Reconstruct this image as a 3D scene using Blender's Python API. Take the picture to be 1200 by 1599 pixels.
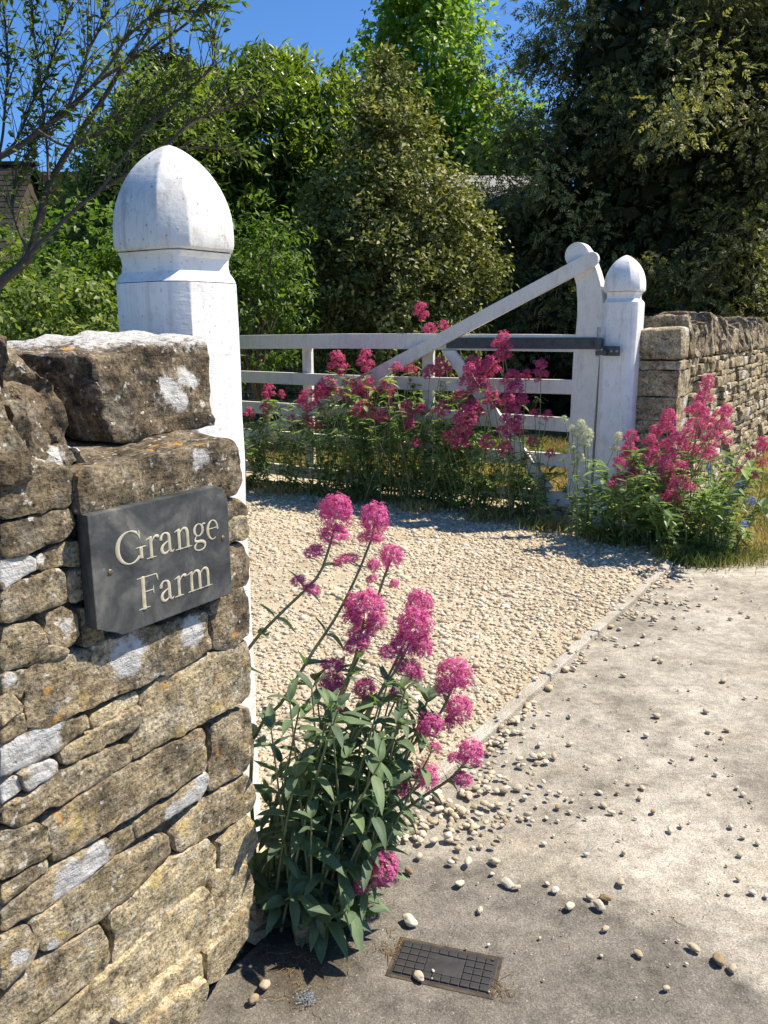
import bpy, bmesh, math, random
import numpy as np
from mathutils import Vector, Matrix, noise as mnoise

for _o in list(bpy.data.objects):
    bpy.data.objects.remove(_o, do_unlink=True)
scene = bpy.context.scene
COL = scene.collection
R = math.radians

# ------------------------------------------------------------------ camera
PITCH, ROLL = R(12.5), R(-0.5)
cam_data = bpy.data.cameras.new('camera')
cam_data.sensor_fit = 'VERTICAL'
cam_data.sensor_height = 24.0
cam_data.lens = 24.0 * 1300.0 / 1599.0
cam_data.clip_start = 0.05
cam_data.clip_end = 2000.0
cam = bpy.data.objects.new('camera', cam_data)
COL.objects.link(cam)
_X = Vector((1, 0, 0)); _V = Vector((0, math.sin(PITCH), math.cos(PITCH)))
_right = math.cos(ROLL) * _X + math.sin(ROLL) * _V
_up = -math.sin(ROLL) * _X + math.cos(ROLL) * _V
_back = _right.cross(_up)
cam.matrix_world = Matrix(((_right.x, _up.x, _back.x, 0.0), (_right.y, _up.y, _back.y, 0.0),
                           (_right.z, _up.z, _back.z, 1.4), (0, 0, 0, 1)))
scene.camera = cam

# ------------------------------------------------------------------ sky and sun
SUN_AZ, SUN_EL = R(78), R(55)        # azimuth clockwise from +Y
world = bpy.data.worlds.new('World'); scene.world = world; world.use_nodes = True
wn = world.node_tree
for _n in list(wn.nodes): wn.nodes.remove(_n)
sky = wn.nodes.new('ShaderNodeTexSky'); sky.sky_type = 'NISHITA'; sky.sun_disc = False
sky.sun_elevation = SUN_EL; sky.sun_rotation = SUN_AZ
sky.altitude = 0.0; sky.air_density = 1.0; sky.dust_density = 0.1; sky.ozone_density = 4.0
tint = wn.nodes.new('ShaderNodeMix'); tint.data_type = 'RGBA'; tint.blend_type = 'MULTIPLY'
tint.inputs[0].default_value = 1.0; tint.inputs[7].default_value = (0.54, 0.82, 1.14, 1)
bg = wn.nodes.new('ShaderNodeBackground'); bg.inputs['Strength'].default_value = 0.089
out = wn.nodes.new('ShaderNodeOutputWorld')
wn.links.new(sky.outputs[0], tint.inputs[6]); wn.links.new(tint.outputs[2], bg.inputs[0]); wn.links.new(bg.outputs[0], out.inputs[0])
sun_d = bpy.data.lights.new('sun', 'SUN'); sun_d.energy = 5.0; sun_d.angle = R(0.53); sun_d.color = (1.0, 0.91, 0.76)
sun = bpy.data.objects.new('sun', sun_d); COL.objects.link(sun)
SUN_DIR = Vector((math.sin(SUN_AZ) * math.cos(SUN_EL), math.cos(SUN_AZ) * math.cos(SUN_EL), math.sin(SUN_EL)))
sun.rotation_euler = SUN_DIR.to_track_quat('Z', 'Y').to_euler()
scene.view_settings.view_transform = 'Standard'; scene.view_settings.look = 'None'
scene.view_settings.exposure = 0.72; scene.view_settings.gamma = 1.0
scene.view_settings.use_curve_mapping = False
scene.render.resolution_x = 768; scene.render.resolution_y = 1024
scene.render.engine = 'CYCLES'
scene.cycles.max_bounces = 4; scene.cycles.transparent_max_bounces = 4

# road boundary frame: D runs along both walls, N faces the road
AZ = R(33)
D = Vector((math.sin(AZ), math.cos(AZ), 0)); N = Vector((math.cos(AZ), -math.sin(AZ), 0))
W0 = Vector((-0.307, 1.668, 0))
WALL_ROT = math.atan2(D.y, D.x)

# ------------------------------------------------------------------ helpers
def tag(o, label=None, cat=None, group=None, kind=None):
    if label: o['label'] = label
    if cat: o['category'] = cat
    if group: o['group'] = group
    if kind: o['kind'] = kind
    return o

def empty(name, loc=(0, 0, 0), rz=0.0, label=None, cat=None, group=None, kind=None):
    o = bpy.data.objects.new(name, None); COL.objects.link(o)
    o.location = loc; o.rotation_euler = (0, 0, rz); o.empty_display_size = 0.05
    return tag(o, label, cat, group, kind)

def link(name, me, parent=None, mat=None):
    if mat is not None and len(me.materials) == 0: me.materials.append(mat)
    o = bpy.data.objects.new(name, me); COL.objects.link(o)
    if parent is not None: o.parent = parent
    return o

def np_mesh(name, V, F, attrs=None, smooth=False):
    V = np.ascontiguousarray(V, dtype=np.float32); F = np.ascontiguousarray(F, dtype=np.int32)
    me = bpy.data.meshes.new(name); m, k = F.shape
    me.vertices.add(len(V)); me.vertices.foreach_set('co', V.ravel())
    me.loops.add(m * k); me.loops.foreach_set('vertex_index', F.ravel())
    me.polygons.add(m); me.polygons.foreach_set('loop_start', np.arange(0, m * k, k, dtype=np.int32))
    try: me.polygons.foreach_set('loop_total', np.full(m, k, dtype=np.int32))
    except Exception: pass
    if smooth: me.polygons.foreach_set('use_smooth', np.ones(m, dtype=bool))
    for n_, a in (attrs or {}).items():
        at = me.attributes.new(n_, 'FLOAT', 'POINT'); at.data.foreach_set('value', np.ascontiguousarray(a, dtype=np.float32))
    me.update(calc_edges=True); me.validate()
    return me

def bm_mesh(name, bm, smooth=False):
    me = bpy.data.meshes.new(name); bmesh.ops.recalc_face_normals(bm, faces=bm.faces); bm.to_mesh(me); bm.free()
    if smooth:
        for p in me.polygons: p.use_smooth = True
    return me

def add_box(bm, x0, x1, y0, y1, z0, z1, bev=0.0, mtx=None):
    r = bmesh.ops.create_cube(bm, size=1.0); vs = r['verts']
    for v in vs:
        v.co = Vector((x0 if v.co.x < 0 else x1, y0 if v.co.y < 0 else y1, z0 if v.co.z < 0 else z1))
    if mtx is not None:
        for v in vs: v.co = mtx @ v.co
    if bev > 0:
        es = list({e for v in vs for e in v.link_edges})
        bmesh.ops.bevel(bm, geom=es, offset=bev, segments=2, affect='EDGES', profile=0.6)

def box_part(name, parent, mat, x0, x1, y0, y1, z0, z1, bev=0.003, mtx=None):
    bm = bmesh.new(); add_box(bm, x0, x1, y0, y1, z0, z1, bev, mtx)
    return link(name, bm_mesh(name, bm), parent, mat)

def prism(bm, pts, y0, y1, bev=0.0):
    """extrude an outline given in x,z from y0 to y1"""
    a = [bm.verts.new((x, y0, z)) for x, z in pts]; b = [bm.verts.new((x, y1, z)) for x, z in pts]
    n = len(pts); f1 = bm.faces.new(a); f2 = bm.faces.new(b[::-1])
    for i in range(n): bm.faces.new((a[i], b[i], b[(i + 1) % n], a[(i + 1) % n]))
    if bev > 0:
        es = list(f1.edges) + list(f2.edges)
        bmesh.ops.bevel(bm, geom=es, offset=bev, segments=2, affect='EDGES', profile=0.6)

def resample(pts, n):
    """Catmull-Rom through pts, n samples"""
    P = [Vector(p) for p in pts]; m = len(P) - 1; res = []
    for i in range(n):
        t = i / (n - 1) * m; k = min(int(t), m - 1); f = t - k
        p0 = P[max(k - 1, 0)]; p1 = P[k]; p2 = P[k + 1]; p3 = P[min(k + 2, m)]
        res.append(0.5 * ((2 * p1) + (p2 - p0) * f + (2 * p0 - 5 * p1 + 4 * p2 - p3) * f * f + (3 * p1 - p0 - 3 * p2 + p3) * f ** 3))
    return res

def tube_arrays(path, radii, sides=6):
    P = np.array([tuple(p) for p in path], dtype=float); n = len(P)
    T = np.gradient(P, axis=0); T /= (np.linalg.norm(T, axis=1)[:, None] + 1e-9)
    ref = np.array([0.31, 0.77, 0.55])
    A = np.cross(T, ref); A /= (np.linalg.norm(A, axis=1)[:, None] + 1e-9); B = np.cross(T, A)
    ang = np.linspace(0, 2 * np.pi, sides, endpoint=False)
    rr = np.asarray(radii, dtype=float)
    V = P[:, None, :] + rr[:, None, None] * (np.cos(ang)[None, :, None] * A[:, None, :] + np.sin(ang)[None, :, None] * B[:, None, :])
    i = np.arange(n - 1)[:, None] * sides; j = np.arange(sides)[None, :]; j2 = (j + 1) % sides
    F = np.stack([i + j, i + j2, i + sides + j2, i + sides + j], axis=-1).reshape(-1, 4)
    return V.reshape(-1, 3), F

class Acc:
    """collects vertex / face arrays into one mesh"""
    def __init__(s): s.V = []; s.F = []; s.A = []; s.n = 0
    def add(s, V, F, a=0.5):
        V = np.asarray(V, dtype=float); s.V.append(V); s.F.append(np.asarray(F) + s.n)
        s.A.append(np.full(len(V), a) if np.isscalar(a) else np.asarray(a)); s.n += len(V)
    def mesh(s, name, smooth=False):
        return np_mesh(name, np.concatenate(s.V), np.concatenate(s.F), {'rnd': np.concatenate(s.A)}, smooth)

def unit(a): return a / (np.linalg.norm(a, axis=-1, keepdims=True) + 1e-9)

# ------------------------------------------------------------------ materials
def new_mat(name):
    m = bpy.data.materials.new(name); m.use_nodes = True
    nt = m.node_tree; b = nt.nodes['Principled BSDF']
    return m, nt, b

class NB:
    """small node builder"""
    def __init__(s, nt): s.nt = nt
    def n(s, t, **kw):
        x = s.nt.nodes.new(t)
        for k, v in kw.items(): setattr(x, k, v)
        return x
    def l(s, a, b): s.nt.links.new(a, b)
    def coord(s, kind='Object'):
        return s.n('ShaderNodeTexCoord').outputs[kind]
    def mapping(s, vec, scale=(1, 1, 1), loc=(0, 0, 0), rot=(0, 0, 0)):
        m = s.n('ShaderNodeMapping'); m.inputs['Scale'].default_value = scale; m.inputs['Location'].default_value = loc
        m.inputs['Rotation'].default_value = rot; s.l(vec, m.inputs[0]); return m.outputs[0]
    def noise(s, vec, scale, detail=4, rough=0.55, dist=0.0):
        t = s.n('ShaderNodeTexNoise'); t.inputs['Scale'].default_value = scale; t.inputs['Detail'].default_value = detail
        t.inputs['Roughness'].default_value = rough; t.inputs['Distortion'].default_value = dist
        s.l(vec, t.inputs['Vector']); return t.outputs[0]
    def voro(s, vec, scale, feature='F1', out='Distance'):
        t = s.n('ShaderNodeTexVoronoi', feature=feature); t.inputs['Scale'].default_value = scale
        s.l(vec, t.inputs['Vector']); return t.outputs[out]
    def ramp(s, fac, stops):
        r = s.n('ShaderNodeValToRGB'); e = r.color_ramp.elements
        while len(e) < len(stops): e.new(0.5)
        for i, (p, c) in enumerate(stops):
            e[i].position = p; e[i].color = (c, c, c, 1) if not hasattr(c, '__len__') else (*c, 1)
        s.l(fac, r.inputs[0]); return r.outputs[0]
    def mix(s, fac, a, b, mode='MIX'):
        m = s.n('ShaderNodeMix', data_type='RGBA', blend_type=mode)
        for v, i in ((fac, 0), (a, 6), (b, 7)):
            if hasattr(v, 'is_linked'): s.l(v, m.inputs[i])
            elif i == 0: m.inputs[0].default_value = v
            else: m.inputs[i].default_value = (*v, 1) if len(v) == 3 else v
        return m.outputs[2]
    def math(s, op, a, b=None, clamp=False):
        m = s.n('ShaderNodeMath', operation=op, use_clamp=clamp)
        for v, i in ((a, 0), (b, 1)):
            if v is None: continue
            if hasattr(v, 'is_linked'): s.l(v, m.inputs[i])
            else: m.inputs[i].default_value = v
        return m.outputs[0]
    def attr(s, name): return s.n('ShaderNodeAttribute', attribute_name=name).outputs['Fac']
    def rand(s): return s.n('ShaderNodeObjectInfo').outputs['Random']
    def bump(s, h, strength=0.5, dist=0.01, prev=None):
        b = s.n('ShaderNodeBump'); b.inputs['Strength'].default_value = strength; b.inputs['Distance'].default_value = dist
        s.l(h, b.inputs['Height'])
        if prev is not None: s.l(prev, b.inputs['Normal'])
        return b.outputs[0]
    def shifted(s, vec):
        """texture space moved by a random amount for every object"""
        a = s.n('ShaderNodeVectorMath', operation='ADD'); c = s.n('ShaderNodeCombineXYZ')
        r = s.rand()
        s.l(s.math('MULTIPLY', r, 37.0), c.inputs[0]); s.l(s.math('MULTIPLY', r, 91.0), c.inputs[1]); s.l(s.math('MULTIPLY', r, 53.0), c.inputs[2])
        s.l(vec, a.inputs[0]); s.l(c.outputs[0], a.inputs[1]); return a.outputs[0]

def stone_material(name, scale=1.0, bright=1.0):
    m, nt, b = new_mat(name); q = NB(nt)
    co = q.shifted(q.coord('Object')) if scale == 1.0 else q.mapping(q.shifted(q.coord('Object')), (scale,) * 3)
    big = q.noise(co, 9, 6, 0.6, 0.4); mid = q.noise(co, 34, 7, 0.65); fine = q.noise(co, 150, 5, 0.7)
    tone = q.attr('tone')
    brown = q.ramp(big, [(0.30, (0.085 * bright, 0.062 * bright, 0.040 * bright)), (0.48, (0.185 * bright, 0.138 * bright, 0.085 * bright)), (0.68, (0.32 * bright, 0.25 * bright, 0.165 * bright))])
    ochre = q.ramp(big, [(0.28, (0.27 * bright, 0.215 * bright, 0.13 * bright)), (0.5, (0.46 * bright, 0.37 * bright, 0.22 * bright)), (0.72, (0.58 * bright, 0.49 * bright, 0.32 * bright))])
    col = q.mix(tone, brown, ochre)
    bed = q.noise(q.mapping(co, (7, 7, 60)), 1.0, 4, 0.6)          # bedding lines of the rock
    col = q.mix(0.55, col, q.ramp(bed, [(0.3, 0.55), (0.55, 1.05), (0.75, 1.2)]), 'MULTIPLY')
    grey = q.ramp(q.noise(co, 21, 8, 0.75), [(0.50, 0.0), (0.64, 0.55)])
    col = q.mix(grey, col, (0.38 * bright, 0.35 * bright, 0.29 * bright))
    dk = q.ramp(q.noise(q.mapping(co, (1, 1, 1), (2, 6, 3)), 15, 7, 0.72), [(0.50, 0.0), (0.60, 0.8)])
    col = q.mix(q.math('MULTIPLY', dk, q.math('SUBTRACT', 1.1, tone)), col, (0.055 * bright, 0.048 * bright, 0.038 * bright))
    col = q.mix(1.0, col, q.ramp(mid, [(0.30, 0.22), (0.45, 0.85), (0.62, 1.25)]), 'MULTIPLY')
    col = q.mix(1.0, col, q.ramp(fine, [(0.33, 0.25), (0.47, 0.95), (0.66, 1.55)]), 'MULTIPLY')
    sp = q.ramp(q.noise(q.mapping(co, (1, 1, 1), (3, 1, 7)), 70, 3, 0.5), [(0.635, 0.0), (0.69, 0.7)])
    col = q.mix(sp, col, (0.66, 0.63, 0.56))
    orr = q.ramp(q.noise(q.mapping(co, (1, 1, 1), (5, 9, 2)), 17, 5, 0.6), [(0.645, 0.0), (0.70, 0.85)])
    col = q.mix(orr, col, (0.52, 0.27, 0.065))
    yel = q.ramp(q.noise(q.mapping(co, (1, 1, 1), (8, 3, 4)), 12, 6, 0.65), [(0.60, 0.0), (0.68, 0.7)])
    col = q.mix(q.math('MULTIPLY', yel, q.math('ADD', tone, 0.12)), col, (0.62, 0.46, 0.17))
    pit = q.ramp(q.noise(q.mapping(co, (1, 1, 1), (1, 5, 9)), 48, 4, 0.6), [(0.27, 0.22), (0.36, 1.0)])
    col = q.mix(1.0, col, pit, 'MULTIPLY')
    # white crustose lichen where the stone carries it
    w = q.math('ADD', q.attr('lich'), q.math('MULTIPLY', q.math('SUBTRACT', q.noise(co, 44, 8, 0.78), 0.5), 1.7))
    wm = q.ramp(w, [(0.42, 0.0), (0.60, 1.0)])
    wc = q.ramp(q.noise(co, 60, 5, 0.6), [(0.3, (0.34, 0.31, 0.26)), (0.45, (0.50, 0.485, 0.455)), (0.7, (0.62, 0.615, 0.60))])
    col = q.mix(wm, col, wc)
    q.l(col, b.inputs['Base Color']); b.inputs['Roughness'].default_value = 0.92; b.inputs['Specular IOR Level'].default_value = 0.2
    h = q.math('ADD', q.math('MULTIPLY', mid, 1.0), q.math('MULTIPLY', fine, 0.5))
    h = q.math('ADD', h, q.math('MULTIPLY', pit, 0.5)); h = q.math('ADD', h, q.math('MULTIPLY', bed, 0.5))
    q.l(q.bump(h, 0.9, 0.010 / scale), b.inputs['Normal'])
    return m

def paint_material(name, dirt=0.5, grain=(60, 60, 4), base=(0.80, 0.80, 0.79)):
    m, nt, b = new_mat(name); q = NB(nt); co = q.coord('Object')
    big = q.noise(co, 5, 6, 0.65); streak = q.noise(q.mapping(co, (38, 38, 2.4)), 1.0, 6, 0.7); spk = q.noise(co, 75, 5, 0.7)
    col = q.mix(q.ramp(big, [(0.35, 0.25 * dirt), (0.6, 0.0)]), base, (0.56, 0.53, 0.47))
    col = q.mix(q.math('MULTIPLY', q.ramp(streak, [(0.55, 0.0), (0.72, 1.0)]), 0.55 * dirt), col, (0.36, 0.34, 0.30))
    col = q.mix(q.math('MULTIPLY', q.ramp(spk, [(0.61, 0.0), (0.68, 1.0)]), 0.8 * dirt), col, (0.22, 0.21, 0.19))
    blot = q.noise(q.mapping(co, (1, 1, 0.55), (3, 8, 1)), 16, 7, 0.72)
    col = q.mix(q.math('MULTIPLY', q.ramp(blot, [(0.50, 0.0), (0.66, 1.0)]), 0.42 * dirt, True), col, (0.40, 0.38, 0.335))
    q.l(col, b.inputs['Base Color']); b.inputs['Roughness'].default_value = 0.6; b.inputs['Specular IOR Level'].default_value = 0.25
    g = q.noise(q.mapping(co, grain), 1.0, 5, 0.65)
    h = q.math('ADD', q.math('MULTIPLY', g, 0.8), q.math('MULTIPLY', q.noise(co, 45, 5, 0.65), 0.6))
    q.l(q.bump(h, 0.45, 0.004), b.inputs['Normal'])
    return m

def leaf_material(name, c0, c1, c2=None, trans=0.35, rough=0.45, spec=0.35, tcol=None):
    """leaf colours run from c0 to c1 (to c2) over the per-leaf value"""
    m, nt, b = new_mat(name); q = NB(nt); a = q.attr('rnd')
    stops = [(0.0, c0), (1.0, c1)] if c2 is None else [(0.0, c0), (0.6, c1), (1.0, c2)]
    col = q.ramp(a, stops)
    q.l(col, b.inputs['Base Color']); b.inputs['Roughness'].default_value = rough; b.inputs['Specular IOR Level'].default_value = spec
    t = q.n('ShaderNodeBsdfTranslucent'); q.l(q.mix(1.0, col, tcol or (1.25, 1.35, 0.55), 'MULTIPLY'), t.inputs[0])
    mx = q.n('ShaderNodeMixShader'); mx.inputs[0].default_value = trans
    q.l(b.outputs[0], mx.inputs[1]); q.l(t.outputs[0], mx.inputs[2])
    q.l(mx.outputs[0], nt.nodes['Material Output'].inputs[0])
    return m

def plain(name, col, rough=0.6, metal=0.0, spec=0.4, var=0.3, scale=30, bumpd=0.002):
    m, nt, b = new_mat(name); q = NB(nt); co = q.coord('Object')
    n1 = q.noise(co, scale, 6, 0.65)
    c = q.mix(1.0, col, q.ramp(n1, [(0.25, 1 - var), (0.75, 1 + var)]), 'MULTIPLY')
    q.l(c, b.inputs['Base Color']); b.inputs['Roughness'].default_value = rough; b.inputs['Metallic'].default_value = metal
    b.inputs['Specular IOR Level'].default_value = spec
    q.l(q.bump(n1, 0.4, bumpd), b.inputs['Normal'])
    return m

STONE = stone_material('cotswold_stone')
STONE_DARK = stone_material('weathered_coping_stone', 1.0, 0.72)
STONE_FAR = stone_material('cotswold_stone_far', 0.5, 1.05)
PAINT_POST = paint_material('post_paint', 0.85, (12, 12, 55))
PAINT_CAP = paint_material('weathered_cap_paint', 1.5, (12, 12, 30), (0.76, 0.755, 0.73))
PAINT_GATE = paint_material('gate_paint', 0.75, (4, 60, 60), (0.76, 0.735, 0.68))
BARK = plain('bark', (0.11, 0.085, 0.06), 0.9, 0, 0.2, 0.5, 25, 0.01)
TWIG = plain('twig_bark', (0.085, 0.072, 0.058), 0.85, 0, 0.2, 0.4, 60, 0.003)

# ------------------------------------------------------------------ measured outlines and positions (metres)
WALL_STONES = [
 (0.25,0.012,[(-0.507,1.229),(-0.461,1.207),(-0.387,1.175),(-0.389,1.14),(-0.401,1.123),(-0.459,1.124),(-0.519,1.123)],[(-0.483,1.234,0.025),(-0.435,1.214,0.014)]),
 (0.2,0.02,[(-0.385,1.168),(-0.332,1.172),(-0.278,1.174),(-0.159,1.18),(-0.017,1.185),(0.008,1.165),(0.007,1.097),(-0.015,1.069),(-0.228,1.09),(-0.388,1.102)],[(-0.108,1.16,0.02)]),
 (0.3,0.008,[(-0.518,1.112),(-0.457,1.115),(-0.399,1.115),(-0.391,1.092),(-0.409,1.073),(-0.475,1.061),(-0.524,1.065)],[]),
 (0.35,0.0,[(-0.465,1.046),(-0.411,1.057),(-0.376,1.056),(-0.377,1.016),(-0.414,1.026),(-0.46,1.029)],[(-0.456,1.044,0.009)]),
 (0.6,0.006,[(-0.523,1.057),(-0.48,1.056),(-0.468,1.043),(-0.468,1.031),(-0.517,1.019),(-0.528,1.017)],[(-0.513,1.039,0.026),(-0.48,1.041,0.02)]),
 (0.4,0.01,[(-0.531,1.01),(-0.518,1.014),(-0.431,1.02),(-0.421,1.009),(-0.42,0.964),(-0.47,0.962),(-0.519,0.96),(-0.537,0.962)],[]),
 (0.4,0.0,[(-0.405,1.007),(-0.377,1.009),(-0.375,0.954),(-0.406,0.957)],[]),
 (0.45,0.006,[(-0.536,0.953),(-0.48,0.95),(-0.469,0.927),(-0.464,0.902),(-0.428,0.884),(-0.422,0.871),(-0.488,0.878),(-0.543,0.886)],[]),
 (0.4,0.01,[(-0.457,0.951),(-0.426,0.953),(-0.408,0.936),(-0.404,0.899),(-0.42,0.884),(-0.454,0.898),(-0.463,0.922)],[(-0.425,0.923,0.01)]),
 (0.4,0.0,[(-0.389,0.942),(-0.356,0.909),(-0.352,0.87),(-0.389,0.875)],[]),
 (0.3,0.004,[(-0.051,1.058),(0.001,1.059),(0.023,1.039),(0.024,1.024),(-0.02,1.024),(-0.053,1.027)],[]),
 (0.55,0.006,[(-0.052,1.024),(0.022,1.021),(0.025,0.978),(-0.022,0.975),(-0.053,0.977)],[]),
 (0.25,0.004,[(-0.048,0.968),(0.012,0.965),(0.024,0.933),(0.017,0.889),(0.006,0.876),(-0.053,0.874)],[]),
 (0.1,0.012,[(-0.088,0.861),(-0.026,0.871),(0.001,0.872),(0.015,0.818),(0.01,0.767),(-0.059,0.758),(-0.098,0.775)],[]),
 (0.35,0.01,[(-0.503,0.877),(-0.425,0.866),(-0.277,0.866),(-0.105,0.851),(-0.103,0.776),(-0.15,0.764),(-0.26,0.763),(-0.343,0.764),(-0.475,0.766),(-0.513,0.777)],[(-0.308,0.831,0.036),(-0.152,0.824,0.028)]),
 (0.4,0.0,[(-0.54,0.88),(-0.504,0.87),(-0.506,0.825),(-0.523,0.84),(-0.544,0.847)],[(-0.531,0.867,0.01)]),
 (0.5,0.004,[(-0.547,0.844),(-0.53,0.841),(-0.519,0.829),(-0.514,0.812),(-0.547,0.802),(-0.552,0.801)],[]),
 (0.5,0.006,[(-0.554,0.797),(-0.517,0.805),(-0.515,0.776),(-0.558,0.766)],[]),
 (0.5,0.006,[(-0.558,0.758),(-0.518,0.77),(-0.472,0.763),(-0.399,0.751),(-0.398,0.728),(-0.458,0.717),(-0.535,0.713),(-0.564,0.715)],[(-0.537,0.736,0.036),(-0.488,0.742,0.031)]),
 (0.7,0.002,[(-0.389,0.745),(-0.337,0.752),(-0.29,0.75),(-0.286,0.727),(-0.39,0.723)],[]),
 (0.6,0.006,[(-0.453,0.709),(-0.394,0.716),(-0.289,0.724),(-0.278,0.703),(-0.29,0.685),(-0.366,0.679),(-0.431,0.678),(-0.453,0.688)],[]),
 (0.5,0.004,[(-0.532,0.706),(-0.477,0.705),(-0.462,0.691),(-0.469,0.677),(-0.523,0.675),(-0.531,0.692)],[(-0.496,0.69,0.031)]),
 (0.5,0.004,[(-0.564,0.698),(-0.535,0.703),(-0.531,0.677),(-0.567,0.672)],[(-0.554,0.685,0.024)]),
 (0.75,0.012,[(-0.284,0.74),(-0.248,0.754),(-0.152,0.756),(-0.088,0.759),(0.007,0.752),(0.006,0.667),(0.001,0.624),(-0.118,0.628),(-0.195,0.626),(-0.308,0.628),(-0.309,0.652),(-0.279,0.697)],[]),
 (0.45,0.006,[(-0.565,0.659),(-0.463,0.672),(-0.372,0.665),(-0.311,0.654),(-0.309,0.626),(-0.379,0.615),(-0.471,0.619),(-0.547,0.62),(-0.569,0.636)],[]),
 (0.45,0.01,[(-0.497,0.593),(-0.461,0.604),(-0.38,0.612),(-0.31,0.618),(-0.199,0.615),(-0.135,0.611),(-0.131,0.571),(-0.13,0.52),(-0.19,0.519),(-0.331,0.519),(-0.397,0.517),(-0.49,0.519),(-0.491,0.564)],[]),
 (0.35,0.008,[(-0.105,0.607),(0.002,0.6),(0.008,0.545),(0.009,0.486),(-0.011,0.462),(-0.112,0.462),(-0.124,0.47)],[]),
 (0.5,0.006,[(-0.32,0.494),(-0.184,0.504),(-0.132,0.508),(-0.129,0.482),(-0.15,0.463),(-0.251,0.467),(-0.312,0.465)],[(-0.229,0.47,0.02),(-0.178,0.471,0.03),(-0.144,0.492,0.022)]),
 (0.6,0.002,[(-0.371,0.5),(-0.32,0.493),(-0.312,0.461),(-0.364,0.459)],[]),
 (0.4,0.008,[(-0.585,0.489),(-0.52,0.502),(-0.488,0.505),(-0.381,0.504),(-0.373,0.464),(-0.443,0.453),(-0.478,0.449),(-0.55,0.453),(-0.582,0.451),(-0.595,0.457)],[(-0.461,0.474,0.031),(-0.413,0.477,0.032),(-0.481,0.467,0.019)]),
 (0.45,0.01,[(-0.577,0.624),(-0.533,0.611),(-0.503,0.592),(-0.495,0.539),(-0.542,0.541),(-0.586,0.545)],[]),
 (0.4,0.004,[(-0.584,0.533),(-0.5,0.529),(-0.502,0.509),(-0.514,0.507),(-0.588,0.5)],[]),
 (0.65,0.006,[(-0.225,0.422),(-0.131,0.448),(-0.008,0.446),(0.01,0.404),(0.003,0.357),(-0.123,0.364),(-0.22,0.379)],[]),
 (0.65,0.01,[(-0.545,0.439),(-0.478,0.443),(-0.376,0.455),(-0.242,0.43),(-0.235,0.388),(-0.331,0.361),(-0.423,0.356),(-0.489,0.366),(-0.529,0.368),(-0.538,0.407)],[(-0.51,0.373,0.012)]),
 (0.6,0.012,[(-0.599,0.448),(-0.551,0.432),(-0.54,0.396),(-0.558,0.37),(-0.609,0.36)],[(-0.575,0.394,0.014)]),
 (0.7,0.008,[(-0.609,0.338),(-0.555,0.354),(-0.486,0.355),(-0.419,0.345),(-0.401,0.311),(-0.402,0.26),(-0.465,0.249),(-0.536,0.244),(-0.585,0.245),(-0.62,0.247)],[]),
 (0.85,0.01,[(-0.393,0.349),(-0.33,0.352),(-0.242,0.372),(-0.142,0.364),(-0.118,0.328),(-0.121,0.268),(-0.175,0.263),(-0.27,0.253),(-0.357,0.246),(-0.397,0.252),(-0.381,0.293)],[]),
 (0.85,0.01,[(-0.108,0.333),(-0.017,0.353),(0.006,0.315),(0.01,0.265),(-0.026,0.241),(-0.109,0.266)],[]),
 (0.8,0.03,[(-0.14,0.262),(-0.124,0.275),(-0.034,0.242),(-0.022,0.191),(-0.032,0.14),(-0.134,0.134),(-0.157,0.137)],[]),
 (1.0,0.03,[(-0.365,0.253),(-0.285,0.262),(-0.158,0.266),(-0.144,0.206),(-0.155,0.136),(-0.169,0.118),(-0.31,0.122),(-0.386,0.122),(-0.445,0.123),(-0.492,0.179),(-0.444,0.244)],[]),
 (0.9,0.06,[(-0.187,0.137),(-0.062,0.16),(-0.054,0.091),(-0.15,0.052),(-0.189,0.063)],[]),
 (1.0,0.075,[(-0.421,0.161),(-0.345,0.159),(-0.212,0.158),(-0.209,0.083),(-0.285,0.087),(-0.367,0.084)],[]),
 (0.9,0.12,[(-0.387,0.108),(-0.315,0.126),(-0.219,0.107),(-0.242,0.045),(-0.266,0.005)],[]),
 (0.9,0.008,[(-0.621,0.238),(-0.55,0.232),(-0.465,0.239),(-0.403,0.25),(-0.36,0.233),(-0.432,0.221),(-0.485,0.153),(-0.56,0.143),(-0.628,0.178)],[]),
]
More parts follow.
